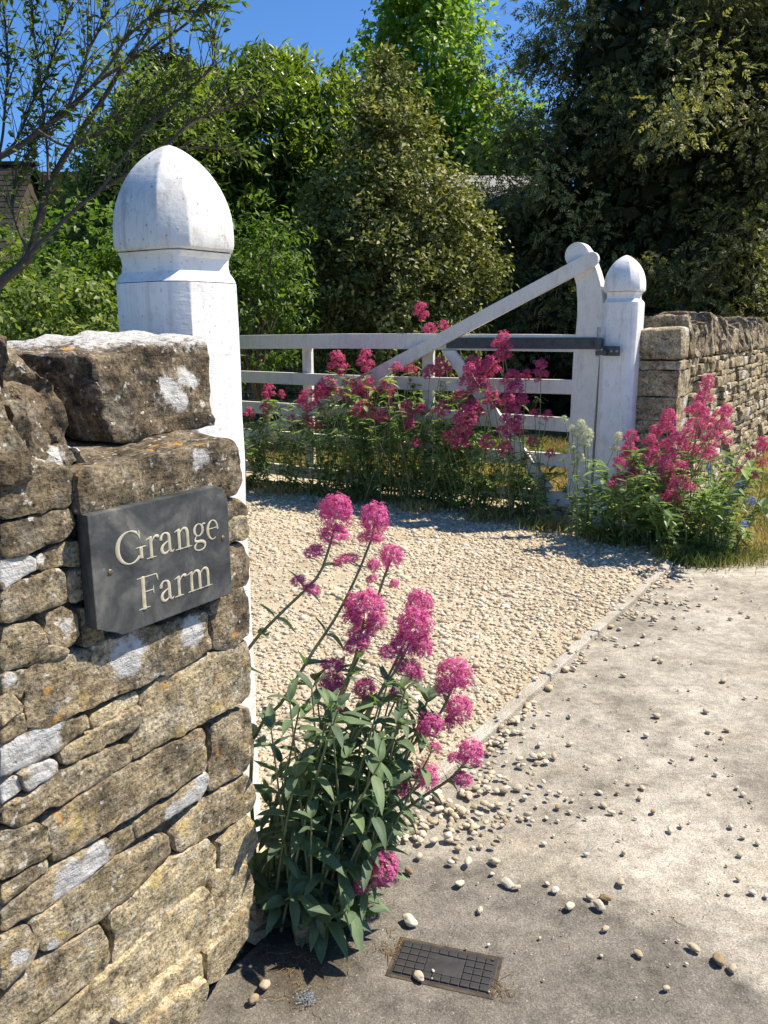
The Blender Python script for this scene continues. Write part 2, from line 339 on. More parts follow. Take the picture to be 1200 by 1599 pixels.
FG_STEMS=[
  [(-0.442,1.86,0.116),(-0.39,1.88,0.523),(-0.33,1.9,0.645),(-0.238,1.92,0.739),(-0.162,1.93,0.813),(-0.134,1.94,0.88),(-0.116,1.95,0.941)],
  [(-0.321,1.8,0.104),(-0.325,1.84,0.416),(-0.246,1.87,0.523),(-0.177,1.9,0.631),(-0.12,1.93,0.71),(-0.067,1.96,0.808),(-0.029,1.98,0.899)],
  [(-0.295,1.82,0.035),(-0.273,1.84,0.27),(-0.185,1.86,0.379),(-0.121,1.88,0.505),(-0.075,1.9,0.612),(-0.051,1.92,0.706)],
  [(-0.26,1.8,0.068),(-0.193,1.82,0.247),(-0.076,1.85,0.427),(-0.024,1.87,0.521),(0.023,1.89,0.585),(0.076,1.92,0.677)],
  [(-0.242,1.78,0.064),(-0.099,1.8,0.259),(0.008,1.82,0.368),(0.089,1.84,0.443),(0.135,1.86,0.494),(0.166,1.88,0.555)],
  [(-0.195,1.78,0.064),(-0.007,1.8,0.223),(0.087,1.81,0.294),(0.156,1.82,0.338),(0.2,1.83,0.388)],
  [(-0.265,1.86,0.115),(-0.116,1.92,0.485),(-0.051,1.96,0.638),(-0.013,1.99,0.756),(0.017,2.01,0.835)],
  [(-0.221,1.72,0.023),(-0.159,1.71,0.065),(-0.082,1.7,0.106),(-0.004,1.69,0.177)],
  [(-0.217,1.84,0.037),(-0.069,1.86,0.273),(0.042,1.88,0.417),(0.138,1.9,0.44),(0.18,1.91,0.466)],
  [(-0.213,1.8,0.049),(-0.068,1.81,0.269),(0.026,1.82,0.415),(0.1,1.83,0.463)],
  [(-0.193,1.76,0.07),(-0.037,1.77,0.243),(0.055,1.78,0.321),(0.097,1.78,0.365)],
  [(-0.304,1.9,0.069),(-0.2,1.92,0.31),(-0.149,1.93,0.463),(-0.132,1.94,0.531)],
  [(-0.273,1.9,0.031),(-0.119,1.92,0.309),(-0.069,1.94,0.44),(-0.052,1.95,0.508)],
  [(-0.223,1.9,0.031),(-0.07,1.95,0.382),(0.029,1.99,0.573),(0.087,2.0,0.706)],
]
FG_HEADS=[
  ((-0.115,1.95,0.968),0.077,0.089),
  ((-0.12,1.94,0.917),0.071,0.037),
  ((-0.024,1.98,0.941),0.069,0.078),
  ((-0.032,1.97,0.899),0.059,0.031),
  ((0.017,2.01,0.84),0.058,0.058),
  ((-0.167,1.92,0.88),0.046,0.023),
  ((-0.094,1.95,0.85),0.059,0.026),
  ((-0.207,1.91,0.81),0.034,0.021),
  ((-0.176,1.92,0.785),0.04,0.025),
  ((-0.028,1.98,0.826),0.032,0.032),
  ((-0.033,1.97,0.794),0.028,0.019),
  ((0.024,2.0,0.771),0.022,0.022),
  ((-0.088,1.94,0.739),0.025,0.022),
  ((-0.049,1.92,0.739),0.09,0.078),
  ((-0.077,1.91,0.715),0.046,0.046),
  ((-0.021,1.91,0.706),0.046,0.04),
  ((-0.057,1.91,0.677),0.065,0.028),
  ((-0.068,1.9,0.65),0.062,0.037),
  ((0.087,2.0,0.715),0.065,0.078),
  ((0.072,1.92,0.688),0.081,0.087),
  ((0.047,1.91,0.648),0.062,0.056),
  ((0.091,1.91,0.639),0.047,0.062),
  ((0.054,1.9,0.589),0.062,0.044),
  ((0.008,1.89,0.635),0.043,0.037),
  ((0.075,1.9,0.568),0.034,0.034),
  ((-0.131,1.92,0.59),0.057,0.025),
  ((-0.132,1.94,0.532),0.064,0.054),
  ((-0.052,1.95,0.513),0.052,0.052),
  ((0.024,1.9,0.518),0.035,0.035),
  ((0.167,1.88,0.578),0.077,0.077),
  ((0.14,1.87,0.548),0.046,0.037),
  ((0.18,1.91,0.473),0.067,0.07),
  ((0.154,1.9,0.44),0.038,0.029),
  ((0.104,1.83,0.474),0.058,0.055),
  ((0.203,1.83,0.398),0.065,0.059),
  ((0.161,1.82,0.392),0.031,0.023),
  ((0.183,1.82,0.336),0.046,0.025),
  ((0.094,1.78,0.365),0.06,0.057),
  ((0.04,1.79,0.323),0.04,0.03),
  ((-0.004,1.69,0.18),0.062,0.077),
  ((-0.059,1.69,0.144),0.035,0.044),
  ((0.117,1.84,0.407),0.031,0.028),
  ((-0.11,1.9,0.48),0.025,0.022),
  ((-0.07,1.85,0.227),0.022,0.029),
  ((-0.01,1.9,0.337),0.022,0.048),
]
GATE_HEADS=[
  ((-0.372,7.01,1.114),0.138,0.191),
  ((-0.14,6.86,1.144),0.114,0.177),
  ((-0.27,6.884,0.906),0.147,0.189),
  ((-0.457,6.947,0.919),0.159,0.18),
  ((-0.525,6.99,0.89),0.107,0.139),
  ((-0.629,7.058,0.806),0.173,0.184),
  ((-0.136,6.798,0.937),0.124,0.187),
  ((0.029,6.631,0.932),0.121,0.152),
  ((0.113,6.756,1.085),0.113,0.072),
  ((-0.159,6.753,0.751),0.228,0.124),
  ((0.068,6.606,0.783),0.101,0.081),
  ((-0.014,6.599,0.714),0.172,0.081),
  ((-0.572,6.962,0.616),0.139,0.096),
  ((-0.657,7.076,0.642),0.087,0.087),
  ((-0.993,7.295,0.861),0.1,0.134),
  ((-1.017,7.31,0.738),0.112,0.112),
  ((-1.178,7.355,0.673),0.102,0.09),
  ((-0.792,7.164,0.634),0.077,0.077),
  ((-0.873,7.217,0.849),0.055,0.077),
  ((0.186,6.47,0.775),0.099,0.129),
  ((0.205,6.457,0.667),0.089,0.099),
  ((0.46,6.59,1.1),0.15,0.12),
  ((0.373,6.646,1.058),0.131,0.101),
  ((0.438,6.246,0.804),0.115,0.115),
  ((0.681,6.327,1.11),0.144,0.144),
  ((0.792,6.254,1.112),0.152,0.142),
  ((0.662,6.22,1.031),0.161,0.218),
  ((0.86,6.091,1.286),0.119,0.156),
  ((0.87,6.085,1.21),0.129,0.092),
  ((0.929,6.047,1.029),0.138,0.138),
  ((0.94,5.98,0.916),0.174,0.183),
  ((0.926,5.989,0.769),0.156,0.166),
  ((0.912,5.998,0.676),0.185,0.102),
  ((1.132,6.034,1.092),0.092,0.165),
  ((1.037,6.095,1.058),0.074,0.083),
  ((0.601,6.14,0.756),0.17,0.16),
  ((0.584,6.151,0.651),0.161,0.123),
  ((0.567,6.162,0.563),0.143,0.095),
  ((0.744,6.226,0.983),0.114,0.114),
  ((0.812,6.182,0.868),0.123,0.123),
  ((0.745,5.987,0.586),0.102,0.102),
  ((1.118,6.162,0.773),0.066,0.057),
  ((1.203,6.107,0.764),0.084,0.066),
  ((1.092,6.06,0.573),0.084,0.075),
  ((1.211,5.983,0.498),0.074,0.056),
  ((0.881,5.958,0.542),0.111,0.092),
  ((0.315,6.684,0.753),0.123,0.092),
  ((0.222,6.982,1.069),0.117,0.095),
  ((0.317,6.98,1.526),0.104,0.146),
  ((0.388,6.934,1.388),0.115,0.083),
  ((0.49,6.832,1.412),0.082,0.082),
  ((0.485,6.216,0.605),0.096,0.077),
  ((0.251,6.368,0.539),0.079,0.069),
  ((0.677,6.151,0.801),0.142,0.142),
  ((0.593,6.384,0.877),0.127,0.098),
]
CLUMP_HEADS=[
  ((2.028,5.25,1.044),0.088,0.104),
  ((2.106,5.511,0.935),0.143,0.084),
  ((1.857,4.902,0.911),0.166,0.068),
  ((2.116,5.452,0.793),0.168,0.059),
  ((1.996,5.328,0.779),0.148,0.057),
  ((2.018,4.944,0.887),0.091,0.099),
  ((2.263,5.58,0.735),0.172,0.077),
  ((2.061,5.116,0.711),0.182,0.071),
  ((1.75,5.098,0.847),0.11,0.094),
  ((1.879,5.586,0.725),0.19,0.095),
  ((1.737,4.954,0.716),0.153,0.1),
  ((1.932,5.308,0.708),0.148,0.098),
  ((2.019,5.469,0.58),0.17,0.11),
  ((1.71,4.901,0.609),0.168,0.099),
  ((2.017,5.497,0.447),0.146,0.111),
  ((1.793,5.27,0.445),0.189,0.099),
  ((1.793,4.976,0.458),0.171,0.086),
  ((1.866,5.595,0.276),0.158,0.079),
  ((1.77,5.064,0.361),0.159,0.072),
  ((1.586,5.315,0.702),0.09,0.09),
  ((1.6,5.391,0.616),0.117,0.075),
  ((1.585,5.384,0.542),0.142,0.075),
  ((1.622,5.299,0.484),0.107,0.058),
  ((1.497,5.215,0.54),0.081,0.073),
  ((1.476,5.209,0.43),0.147,0.057),
  ((1.592,5.287,0.444),0.182,0.058),
  ((1.677,5.212,0.69),0.089,0.081),
  ((1.639,5.016,0.623),0.117,0.101),
  ((2.166,5.6,0.582),0.104,0.078),
  ((1.99,5.017,0.627),0.109,0.078),
  ((2.145,5.21,0.879),0.064,0.056),
  ((2.297,5.0,0.686),0.101,0.093),
  ((2.225,5.0,0.62),0.062,0.047),
  ((2.299,5.0,0.58),0.054,0.047),
  ((2.167,5.0,0.53),0.062,0.047),
  ((2.251,5.0,0.501),0.062,0.047),
  ((1.748,5.565,0.26),0.105,0.061),
  ((1.902,5.154,0.238),0.049,0.049),
  ((1.89,5.063,0.896),0.07,0.054),
  ((2.14,5.595,0.735),0.104,0.078),
]
WHITE_HEADS=[
  ((1.209,5.55,0.791),0.043,0.051),
  ((1.322,5.55,0.747),0.068,0.086),
  ((1.299,5.55,0.683),0.077,0.069),
  ((1.264,5.55,0.597),0.077,0.069),
  ((1.211,5.55,0.519),0.043,0.043),
  ((1.29,5.55,0.483),0.035,0.043),
  ((1.542,5.45,0.685),0.059,0.067),
  ((1.524,5.45,0.609),0.076,0.042),
]
TREE_LIMBS = [
  [(-1.976,4.0,1.391),(-1.795,4.05,1.61),(-1.667,4.1,1.743),(-1.606,4.15,1.949),(-1.566,4.2,2.099),(-1.411,4.25,2.335),(-1.224,4.3,2.598),(-1.07,4.35,2.832),(-0.978,4.4,3.04)],
  [(-1.926,4.0,2.056),(-1.734,4.05,2.172),(-1.567,4.1,2.29),(-1.46,4.15,2.382),(-1.318,4.2,2.516),(-1.115,4.25,2.651),(-0.878,4.3,2.814),(-0.731,4.35,2.939)],
  [(-1.585,3.9,1.726),(-1.432,3.95,1.881),(-1.293,4.0,2.01),(-1.157,4.05,2.099),(-0.987,4.1,2.203),(-0.79,4.15,2.225),(-0.674,4.2,2.197)],
  [(-1.776,4.15,2.191),(-1.697,4.2,2.298),(-1.572,4.25,2.559),(-1.479,4.3,2.792),(-1.389,4.35,2.998)],
  [(-1.443,4.1,2.37),(-1.354,4.15,2.584),(-1.267,4.2,2.785),(-1.21,4.25,2.96)],
  [(-1.224,3.9,2.437),(-1.087,3.95,2.626),(-0.954,4.0,2.742),(-0.74,4.05,2.77)],
  [(-1.798,4.2,2.201),(-1.76,4.25,2.478),(-1.754,4.3,2.74),(-1.781,4.35,2.974)],
  [(-1.277,3.95,2.002),(-1.042,4.0,2.278),(-0.874,4.05,2.42),(-0.746,4.1,2.591),(-0.762,4.15,2.738)],
  [(-0.939,3.9,2.164),(-0.83,3.95,2.291),(-0.638,4.0,2.367),(-0.559,4.05,2.391)],
  [(-1.529,4.1,2.083),(-1.556,4.15,2.314),(-1.577,4.2,2.6),(-1.599,4.25,2.884)],
  [(-1.626,4.0,1.734),(-1.7,4.05,1.937),(-1.674,4.1,2.112),(-1.587,4.15,2.301)],
  [(-1.51,3.95,2.257),(-1.392,4.0,2.2),(-1.229,4.05,2.29),(-1.061,4.1,2.408),(-0.861,4.15,2.526)],
]
PEBBLES = [(0.704, 2.956), (0.67, 2.803), (0.988, 2.8), (1.131, 2.679), (1.06, 2.588), (1.16, 2.636), (1.198, 2.691), (0.773, 2.501), (0.935, 2.481), (1.012, 2.499), (1.068, 2.522), (1.046, 2.397), (1.088, 2.496), (0.719, 2.362), (0.755, 2.347), (0.788, 2.321), (0.705, 2.293), (0.765, 2.264), (1.08, 2.317), (1.082, 2.28), (1.09, 2.243), (0.613, 2.224), (0.645, 2.226), (0.657, 2.187), (0.693, 2.195), (0.72, 2.161), (0.779, 2.19), (0.563, 2.178), (0.576, 2.16), (0.537, 2.194), (0.507, 2.217), (0.462, 2.165), (0.446, 2.223), (0.388, 2.159), (0.41, 2.163), (0.493, 2.15), (0.869, 2.14), (0.838, 2.12), (0.798, 2.099), (0.977, 2.113), (0.99, 2.064), (0.644, 2.058), (0.641, 1.996), (0.432, 2.042), (0.537, 1.994), (0.902, 1.885), (0.859, 1.833), (0.916, 1.832), (0.946, 1.819), (0.949, 1.985), (1.019, 2.037), (0.505, 1.819), (0.408, 1.873), (0.273, 1.914), (0.597, 1.524), (1.067, 3.475), (1.186, 3.605), (1.13, 3.508), (1.033, 3.493), (1.169, 3.306), (1.155, 3.338), (1.258, 3.578), (1.481, 3.706), (1.412, 3.85), (1.726, 4.136), (1.615, 3.944), (1.764, 3.914), (1.675, 3.822), (1.773, 3.849), (1.353, 3.106), (1.372, 2.948), (1.425, 2.955), (0.969, 3.166), (0.947, 3.343), (0.794, 3.075), (1.179, 2.834), (0.626, 2.599), (0.902, 2.653), (0.653, 2.443), (0.543, 2.264), (0.559, 2.256), (0.6, 2.296), (0.65, 2.298), (0.404, 2.316), (0.418, 2.266), (0.37, 2.212), (0.356, 2.174), (0.261, 2.217), (0.238, 2.161), (0.226, 2.125), (0.254, 2.117), (0.196, 2.076), (0.209, 2.042), (0.236, 2.028), (0.183, 1.977), (0.257, 2.03), (1.071, 3.736), (1.102, 3.695), (0.963, 3.585), (1.685, 4.475), (1.707, 4.447), (1.905, 4.23), (1.642, 4.449), (1.658, 4.591), (1.802, 4.309)]

# ------------------------------------------------------------------ ground sheets
def sheet(name, pts, z, mat, sub=None):
    bm = bmesh.new(); bm.faces.new([bm.verts.new((x, y, z)) for x, y in pts])
    o = link(name, bm_mesh(name, bm), None, mat)
    return tag(o, kind='structure')

def ground_material():
    m, nt, b = new_mat('dry_lawn'); q = NB(nt); co = q.coord('Object')
    n1 = q.noise(co, 1.3, 6, 0.6); n2 = q.noise(co, 22, 6, 0.7)
    c = q.ramp(n1, [(0.35, (0.05, 0.075, 0.022)), (0.55, (0.10, 0.11, 0.035)), (0.7, (0.22, 0.17, 0.08))])
    c = q.mix(1.0, c, q.ramp(n2, [(0.3, 0.5), (0.7, 1.4)]), 'MULTIPLY')
    q.l(c, b.inputs['Base Color']); b.inputs['Roughness'].default_value = 0.95; q.l(q.bump(n2, 0.6, 0.03), b.inputs['Normal'])
    return m

def asphalt_material(name, stops, speck=0.4, warm=(0.50, 0.42, 0.29), stain=0.5):
    m, nt, b = new_mat(name); q = NB(nt); co = q.coord('Object')
    big = q.noise(co, 1.6, 6, 0.6, 0.6); mid = q.noise(co, 11, 7, 0.7); ag = q.voro(co, 150); fine = q.noise(co, 190, 4, 0.7)
    c = q.ramp(big, stops)
    c = q.mix(1.0, c, q.ramp(mid, [(0.3, 0.72), (0.5, 1.0), (0.7, 1.18)]), 'MULTIPLY')
    st = q.ramp(q.noise(q.mapping(co, (1, 1, 1), (4, 2, 0)), 2.6, 7, 0.7, 0.8), [(0.53, 0.0), (0.68, stain)])
    c = q.mix(st, c, warm)
    c = q.mix(speck, c, q.ramp(ag, [(0.05, 1.5), (0.35, 1.0), (0.7, 0.45)]), 'MULTIPLY')
    c = q.mix(1.0, c, q.ramp(fine, [(0.3, 0.6), (0.5, 1.0), (0.7, 1.3)]), 'MULTIPLY')
    q.l(c, b.inputs['Base Color']); b.inputs['Roughness'].default_value = 0.95; b.inputs['Specular IOR Level'].default_value = 0.15
    h = q.math('ADD', q.math('MULTIPLY', ag, -0.8), q.math('ADD', fine, q.math('MULTIPLY', mid, 0.7)))
    q.l(q.bump(h, 0.7, 0.006), b.inputs['Normal'])
    return m

def road_material():
    """dark tarmac in front, dusty concrete apron beyond it, soil washed against the wall foot"""
    m, nt, b = new_mat('road_surface'); q = NB(nt); co = q.coord('Object')
    sp = q.n('ShaderNodeSeparateXYZ'); q.l(co, sp.inputs[0]); X, Y = sp.outputs[0], sp.outputs[1]
    big = q.noise(co, 1.6, 6, 0.6, 0.6); mid = q.noise(co, 11, 7, 0.7); ag = q.voro(co, 170); fine = q.noise(co, 210, 4, 0.7); patch = q.noise(q.mapping(co, (1, 1, 1), (4, 2, 0)), 2.6, 7, 0.7, 0.8)
    tar = q.ramp(big, [(0.3, (0.15, 0.135, 0.112)), (0.5, (0.205, 0.185, 0.155)), (0.7, (0.27, 0.245, 0.205))])
    con = q.ramp(big, [(0.34, (0.265, 0.235, 0.19)), (0.48, (0.375, 0.338, 0.275)), (0.62, (0.51, 0.465, 0.385))])
    con = q.mix(q.ramp(patch, [(0.52, 0.0), (0.66, 0.45)]), con, (0.46, 0.40, 0.29))
    con = q.mix(q.ramp(q.noise(q.mapping(co, (1, 2.2, 1), (9, 1, 0)), 3.1, 6, 0.65), [(0.52, 0.0), (0.66, 0.45)]), con, (0.23, 0.205, 0.17))
    # the joint curves across the entrance: y = 2.0 - 0.1 x - 0.62 x^2
    yb = q.math('SUBTRACT', q.math('SUBTRACT', 2.0, q.math('MULTIPLY', X, 0.1)), q.math('MULTIPLY', q.math('MULTIPLY', X, X), 0.62))
    dist = q.math('ADD', q.math('SUBTRACT', Y, yb), q.math('MULTIPLY', q.math('SUBTRACT', q.noise(co, 14, 6, 0.7), 0.5), 0.16))
    c = q.mix(q.ramp(q.math('ADD', dist, 0.5), [(0.485, 0.0), (0.53, 0.85), (0.60, 1.0)]), tar, con)
    # soil near the wall foot and under the plant
    dx = q.math('ADD', X, 0.20); dy = q.math('SUBTRACT', Y, 1.70); dr = q.math('SQRT', q.math('ADD', q.math('MULTIPLY', q.math('MULTIPLY', dx, dx), 2.2), q.math('MULTIPLY', dy, dy)))
    so = q.ramp(q.math('ADD', dr, q.math('MULTIPLY', q.math('SUBTRACT', q.noise(co, 18, 6, 0.7), 0.5), 0.22)), [(0.13, 0.9), (0.26, 0.0)])
    c = q.mix(so, c, (0.085, 0.066, 0.045))
    c = q.mix(1.0, c, q.ramp(mid, [(0.3, 0.58), (0.5, 1.0), (0.7, 1.28)]), 'MULTIPLY')
    c = q.mix(1.0, c, q.ramp(q.noise(co, 42, 5, 0.7), [(0.3, 0.72), (0.5, 1.0), (0.7, 1.2)]), 'MULTIPLY')
    c = q.mix(0.25, c, q.ramp(ag, [(0.05, 1.5), (0.35, 1.0), (0.7, 0.4)]), 'MULTIPLY')
    c = q.mix(q.ramp(q.noise(q.mapping(co, (1, 1, 1), (7, 5, 0)), 95, 3, 0.5), [(0.64, 0.0), (0.69, 0.65)]), c, (0.09, 0.08, 0.065))
    c = q.mix(q.ramp(q.noise(q.mapping(co, (1, 1, 1), (2, 9, 0)), 120, 3, 0.5), [(0.66, 0.0), (0.71, 0.5)]), c, (0.58, 0.53, 0.44))
    c = q.mix(1.0, c, q.ramp(fine, [(0.3, 0.5), (0.5, 1.0), (0.7, 1.4)]), 'MULTIPLY')
    q.l(c, b.inputs['Base Color']); b.inputs['Roughness'].default_value = 0.95; b.inputs['Specular IOR Level'].default_value = 0.15
    grit = q.noise(co, 480, 3, 0.6); h = q.math('ADD', q.math('MULTIPLY', ag, -0.30), q.math('ADD', q.math('MULTIPLY', fine, 0.55), q.math('ADD', q.math('MULTIPLY', grit, 0.5), q.math('MULTIPLY', mid, 0.8))))
    q.l(q.bump(h, 0.8, 0.005), b.inputs['Normal'])
    return m
ROADM = road_material()
GROUND = ground_material()
SAND = asphalt_material('gravel_fines', [(0.3, (0.40, 0.33, 0.225)), (0.5, (0.50, 0.42, 0.30)), (0.7, (0.58, 0.505, 0.38))], 0.3, (0.48, 0.36, 0.22))
SOIL = plain('dry_soil', (0.085, 0.066, 0.046), 0.95, 0, 0.1, 0.6, 40, 0.01)

sheet('ground', [(-400, -400), (400, -400), (400, 400), (-400, 400)], -0.012, GROUND)
K0, K1 = Vector((-0.307, 1.668, 0)), Vector((1.70, 4.768, 0))
KD = (K1 - K0).normalized(); KN = Vector((KD.y, -KD.x, 0))
sheet('road', [(-8, -8), (8, -8), (10, 14), (K1 + 8 * KD)[:2], K1[:2], K0[:2], (K0 - 6 * KD)[:2]], 0.0, ROADM)
def ragged(pts, step=0.06, amp=0.012, seed=1, keep=None):
    """resample an outline and roughen it"""
    res = []; n = len(pts)
    for i in range(n):
        a = Vector((*pts[i], 0)); b = Vector((*pts[(i + 1) % n], 0)); k = max(1, int((b - a).length / step))
        if (b - a).length > 1.6: k = 1
        for j in range(k):
            p = a.lerp(b, j / k)
            if k > 1: p = p + Vector((mnoise.noise((p.x * 9, p.y * 9, seed)), mnoise.noise((p.x * 9, p.y * 9, seed + 7.3)), 0)) * amp * 2
            res.append((p.x, p.y))
    return res
drive = [K0[:2], K1[:2], (2.2, 6.2), (1.4, 6.9), (-0.2, 7.6), (-1.6, 8.6), (-4.5, 6.5), (-2.2, 3.4), (-0.7, 1.9)]
sheet('gravel_drive', drive, 0.004, SAND)
verge_pts = [(1.74, 4.83), (1.98, 4.75), (2.36, 4.93), (2.9, 5.4), (3.8, 6.7), (6.5, 10.6), (7.5, 13.5), (5.5, 12.0), (2.0, 6.0)]
VERGE = asphalt_material('dry_turf', [(0.3, (0.16, 0.15, 0.06)), (0.5, (0.30, 0.235, 0.115)), (0.7, (0.40, 0.31, 0.16))], 0.2, (0.14, 0.16, 0.05), 0.5)
sheet('grass_verge', ragged(verge_pts, 0.08, 0.02, 3), 0.008, VERGE)

# kerb of thin concrete edgings between the gravel and the apron
EDGING = asphalt_material('edging_concrete', [(0.3, (0.36, 0.31, 0.24)), (0.5, (0.46, 0.41, 0.33)), (0.7, (0.55, 0.51, 0.44))], 0.3)
kerb = empty('kerb', K0, math.atan2(KD.y, KD.x), kind='structure')
L_ = (K1 - K0).length; x = 0.42; rk = random.Random(4)
while x < L_ - 0.05:
    w = rk.uniform(0.55, 0.92)
    if x + w > L_: w = L_ - x
    bm = bmesh.new(); add_box(bm, x + 0.003, x + w - 0.003, -0.026, 0.024, -0.03, 0.030 + rk.uniform(-0.004, 0.004), 0.006)
    bmesh.ops.subdivide_edges(bm, edges=[e for e in bm.edges if e.calc_length() > 0.2], cuts=14)
    for v in bm.verts:
        v.co += Vector((0, mnoise.noise(v.co * 14) * 0.006, mnoise.noise(v.co * 17 + Vector((3, 1, 2))) * 0.004))
    link('edging_block', bm_mesh('edging_block', bm), kerb, EDGING)
    x += w

# ------------------------------------------------------------------ gravel
def ico(sub):
    bm = bmesh.new(); bmesh.ops.create_icosphere(bm, subdivisions=sub, radius=0.5)
    V = np.array([v.co[:] for v in bm.verts]); F = np.array([[v.index for v in f.verts] for f in bm.faces]); bm.free()
    return V, F
ICO1, ICO2 = ico(1), ico(2)
def pebble_cloud(acc, P, size, base, rs, flat=(0.40, 0.65)):
    V0, F0 = base; n = len(P); k = len(V0)
    sc = np.stack([size * rs.uniform(0.85, 1.35, n), size * rs.uniform(0.65, 1.0, n), size * rs.uniform(*flat, n)], 1)
    V = V0[None] * (1 + rs.normal(0, 0.10, (n, k, 1))) * sc[:, None, :]
    a = rs.uniform(0, 6.283, n); t = rs.normal(0, 0.25, n)
    c, s = np.cos(a), np.sin(a); ct, st_ = np.cos(t), np.sin(t)
    y, z = V[..., 1] * ct[:, None] - V[..., 2] * st_[:, None], V[..., 1] * st_[:, None] + V[..., 2] * ct[:, None]
    X, Y = V[..., 0] * c[:, None] - y * s[:, None], V[..., 0] * s[:, None] + y * c[:, None]
    W = np.stack([X, Y, z], -1) + P[:, None, :]
    F = (F0[None] + (np.arange(n) * k)[:, None, None]).reshape(-1, 3)
    acc.add(W.reshape(-1, 3), F, np.repeat(rs.uniform(0, 1, n), k))

def pebble_material(name, attr=True):
    m, nt, b = new_mat(name); q = NB(nt); a = q.attr('rnd') if attr else q.rand(); co = q.coord('Object')
    c = q.ramp(a, [(0.0, (0.33, 0.235, 0.13)), (0.10, (0.475, 0.385, 0.26)), (0.5, (0.565, 0.485, 0.35)), (0.85, (0.62, 0.55, 0.42)), (1.0, (0.66, 0.61, 0.51))])
    n1 = q.noise(co, 120, 5, 0.7)
    c = q.mix(0.8, c, q.ramp(n1, [(0.3, 0.72), (0.7, 1.15)]), 'MULTIPLY')
    q.l(c, b.inputs['Base Color']); b.inputs['Roughness'].default_value = 0.85; b.inputs['Specular IOR Level'].default_value = 0.2
    q.l(q.bump(n1, 0.5, 0.004), b.inputs['Normal'])
    return m
PEBBLE = pebble_material('pebble_limestone'); PEBBLE_ONE = pebble_material('loose_pebble_limestone', False)
rs = np.random.RandomState(11)
n = 118000
P = np.stack([rs.uniform(-2.0, 2.0, n), rs.uniform(1.7, 7.6, n), np.zeros(n)], 1)
side = (P[:, :2] - np.array(K0[:2])) @ np.array(KN[:2])
keep = (side < -0.040) & (P[:, 0] / P[:, 1] > -0.23)
rw = (P[:, :2] - np.array((1.66, 5.9))) @ np.array(D[:2])
keep &= ~((rw > 0.35) & (side > -0.3))
keep &= rs.uniform(0, 1, n) < np.clip(1.28 - 0.15 * P[:, 1], 0.22, 1)
P = P[keep]; sz = rs.gamma(5, 1 / 5.0, len(P)) * 0.0160 * np.clip(0.80 + 0.085 * P[:, 1], 0.9, 1.35)
bare = np.array([mnoise.noise((p[0] * 1.1, p[1] * 0.8, 2.0)) for p in P]); keep2 = (bare < 0.30) | (rs.uniform(0, 1, len(P)) < 0.55)
P, sz = P[keep2], sz[keep2]
P[:, 2] = 0.003 + rs.uniform(-0.003, 0.006, len(P))
acc = Acc(); near = P[:, 1] < 2.45
pebble_cloud(acc, P[near], sz[near], ICO2, rs); pebble_cloud(acc, P[~near], sz[~near], ICO1, rs)
# gravel that has rolled over the edging stays part of the same loose mass
n = 1500; t = rs.uniform(0.3, L_, n); off = -0.03 + np.abs(rs.normal(0, 0.05, n))
Q = np.array(K0)[None] + t[:, None] * np.array(KD)[None] + off[:, None] * np.array(KN)[None]
Q[:, 2] = 0.012 + np.where(np.abs(off) < 0.032, 0.024, 0)
kk = rs.uniform(0, 1, n) < np.where(np.abs(off) < 0.032, 0.04, np.where((t < 1.5) | (t > 3.2), 0.8, 0.18))
pebble_cloud(acc, Q[kk], rs.gamma(9, 1 / 9.0, kk.sum()) * 0.019, ICO2, rs)
n = 900; g = np.stack([rs.uniform(0.0, 2.4, n), rs.uniform(1.5, 4.7, n), np.full(n, 0.006)], 1)
g = g[((g[:, :2] - np.array(K0[:2])) @ np.array(KN[:2])) > 0.05]
pebble_cloud(acc, g, rs.gamma(3, 1 / 3.0, len(g)) * 0.0055, ICO1, rs)
tag(link('gravel', acc.mesh('gravel', True), None, PEBBLE), 'buff limestone gravel spread over the driveway', 'gravel', kind='stuff')

# ------------------------------------------------------------------ stones
def set_attr(me, name, vals):
    at = me.attributes.new(name, 'FLOAT', 'POINT'); at.data.foreach_set('value', np.ascontiguousarray(vals, dtype=np.float32))

def lich_values(V, spots, idx=(0, 2)):
    a = np.zeros(len(V))
    for sx, sz_, r in spots:
        dd = np.hypot(V[:, idx[0]] - sx, V[:, idx[1]] - sz_) / r
        a = np.maximum(a, np.clip(1.15 - 0.62 * dd, 0, 1))
    return a

def chaikin(p, k=0.18):
    res = []
    for i in range(len(p)):
        a, b = p[i], p[(i + 1) % len(p)]
        res.append(a * (1 - k) + b * k); res.append(a * k + b * (1 - k))
    return np.array(res)

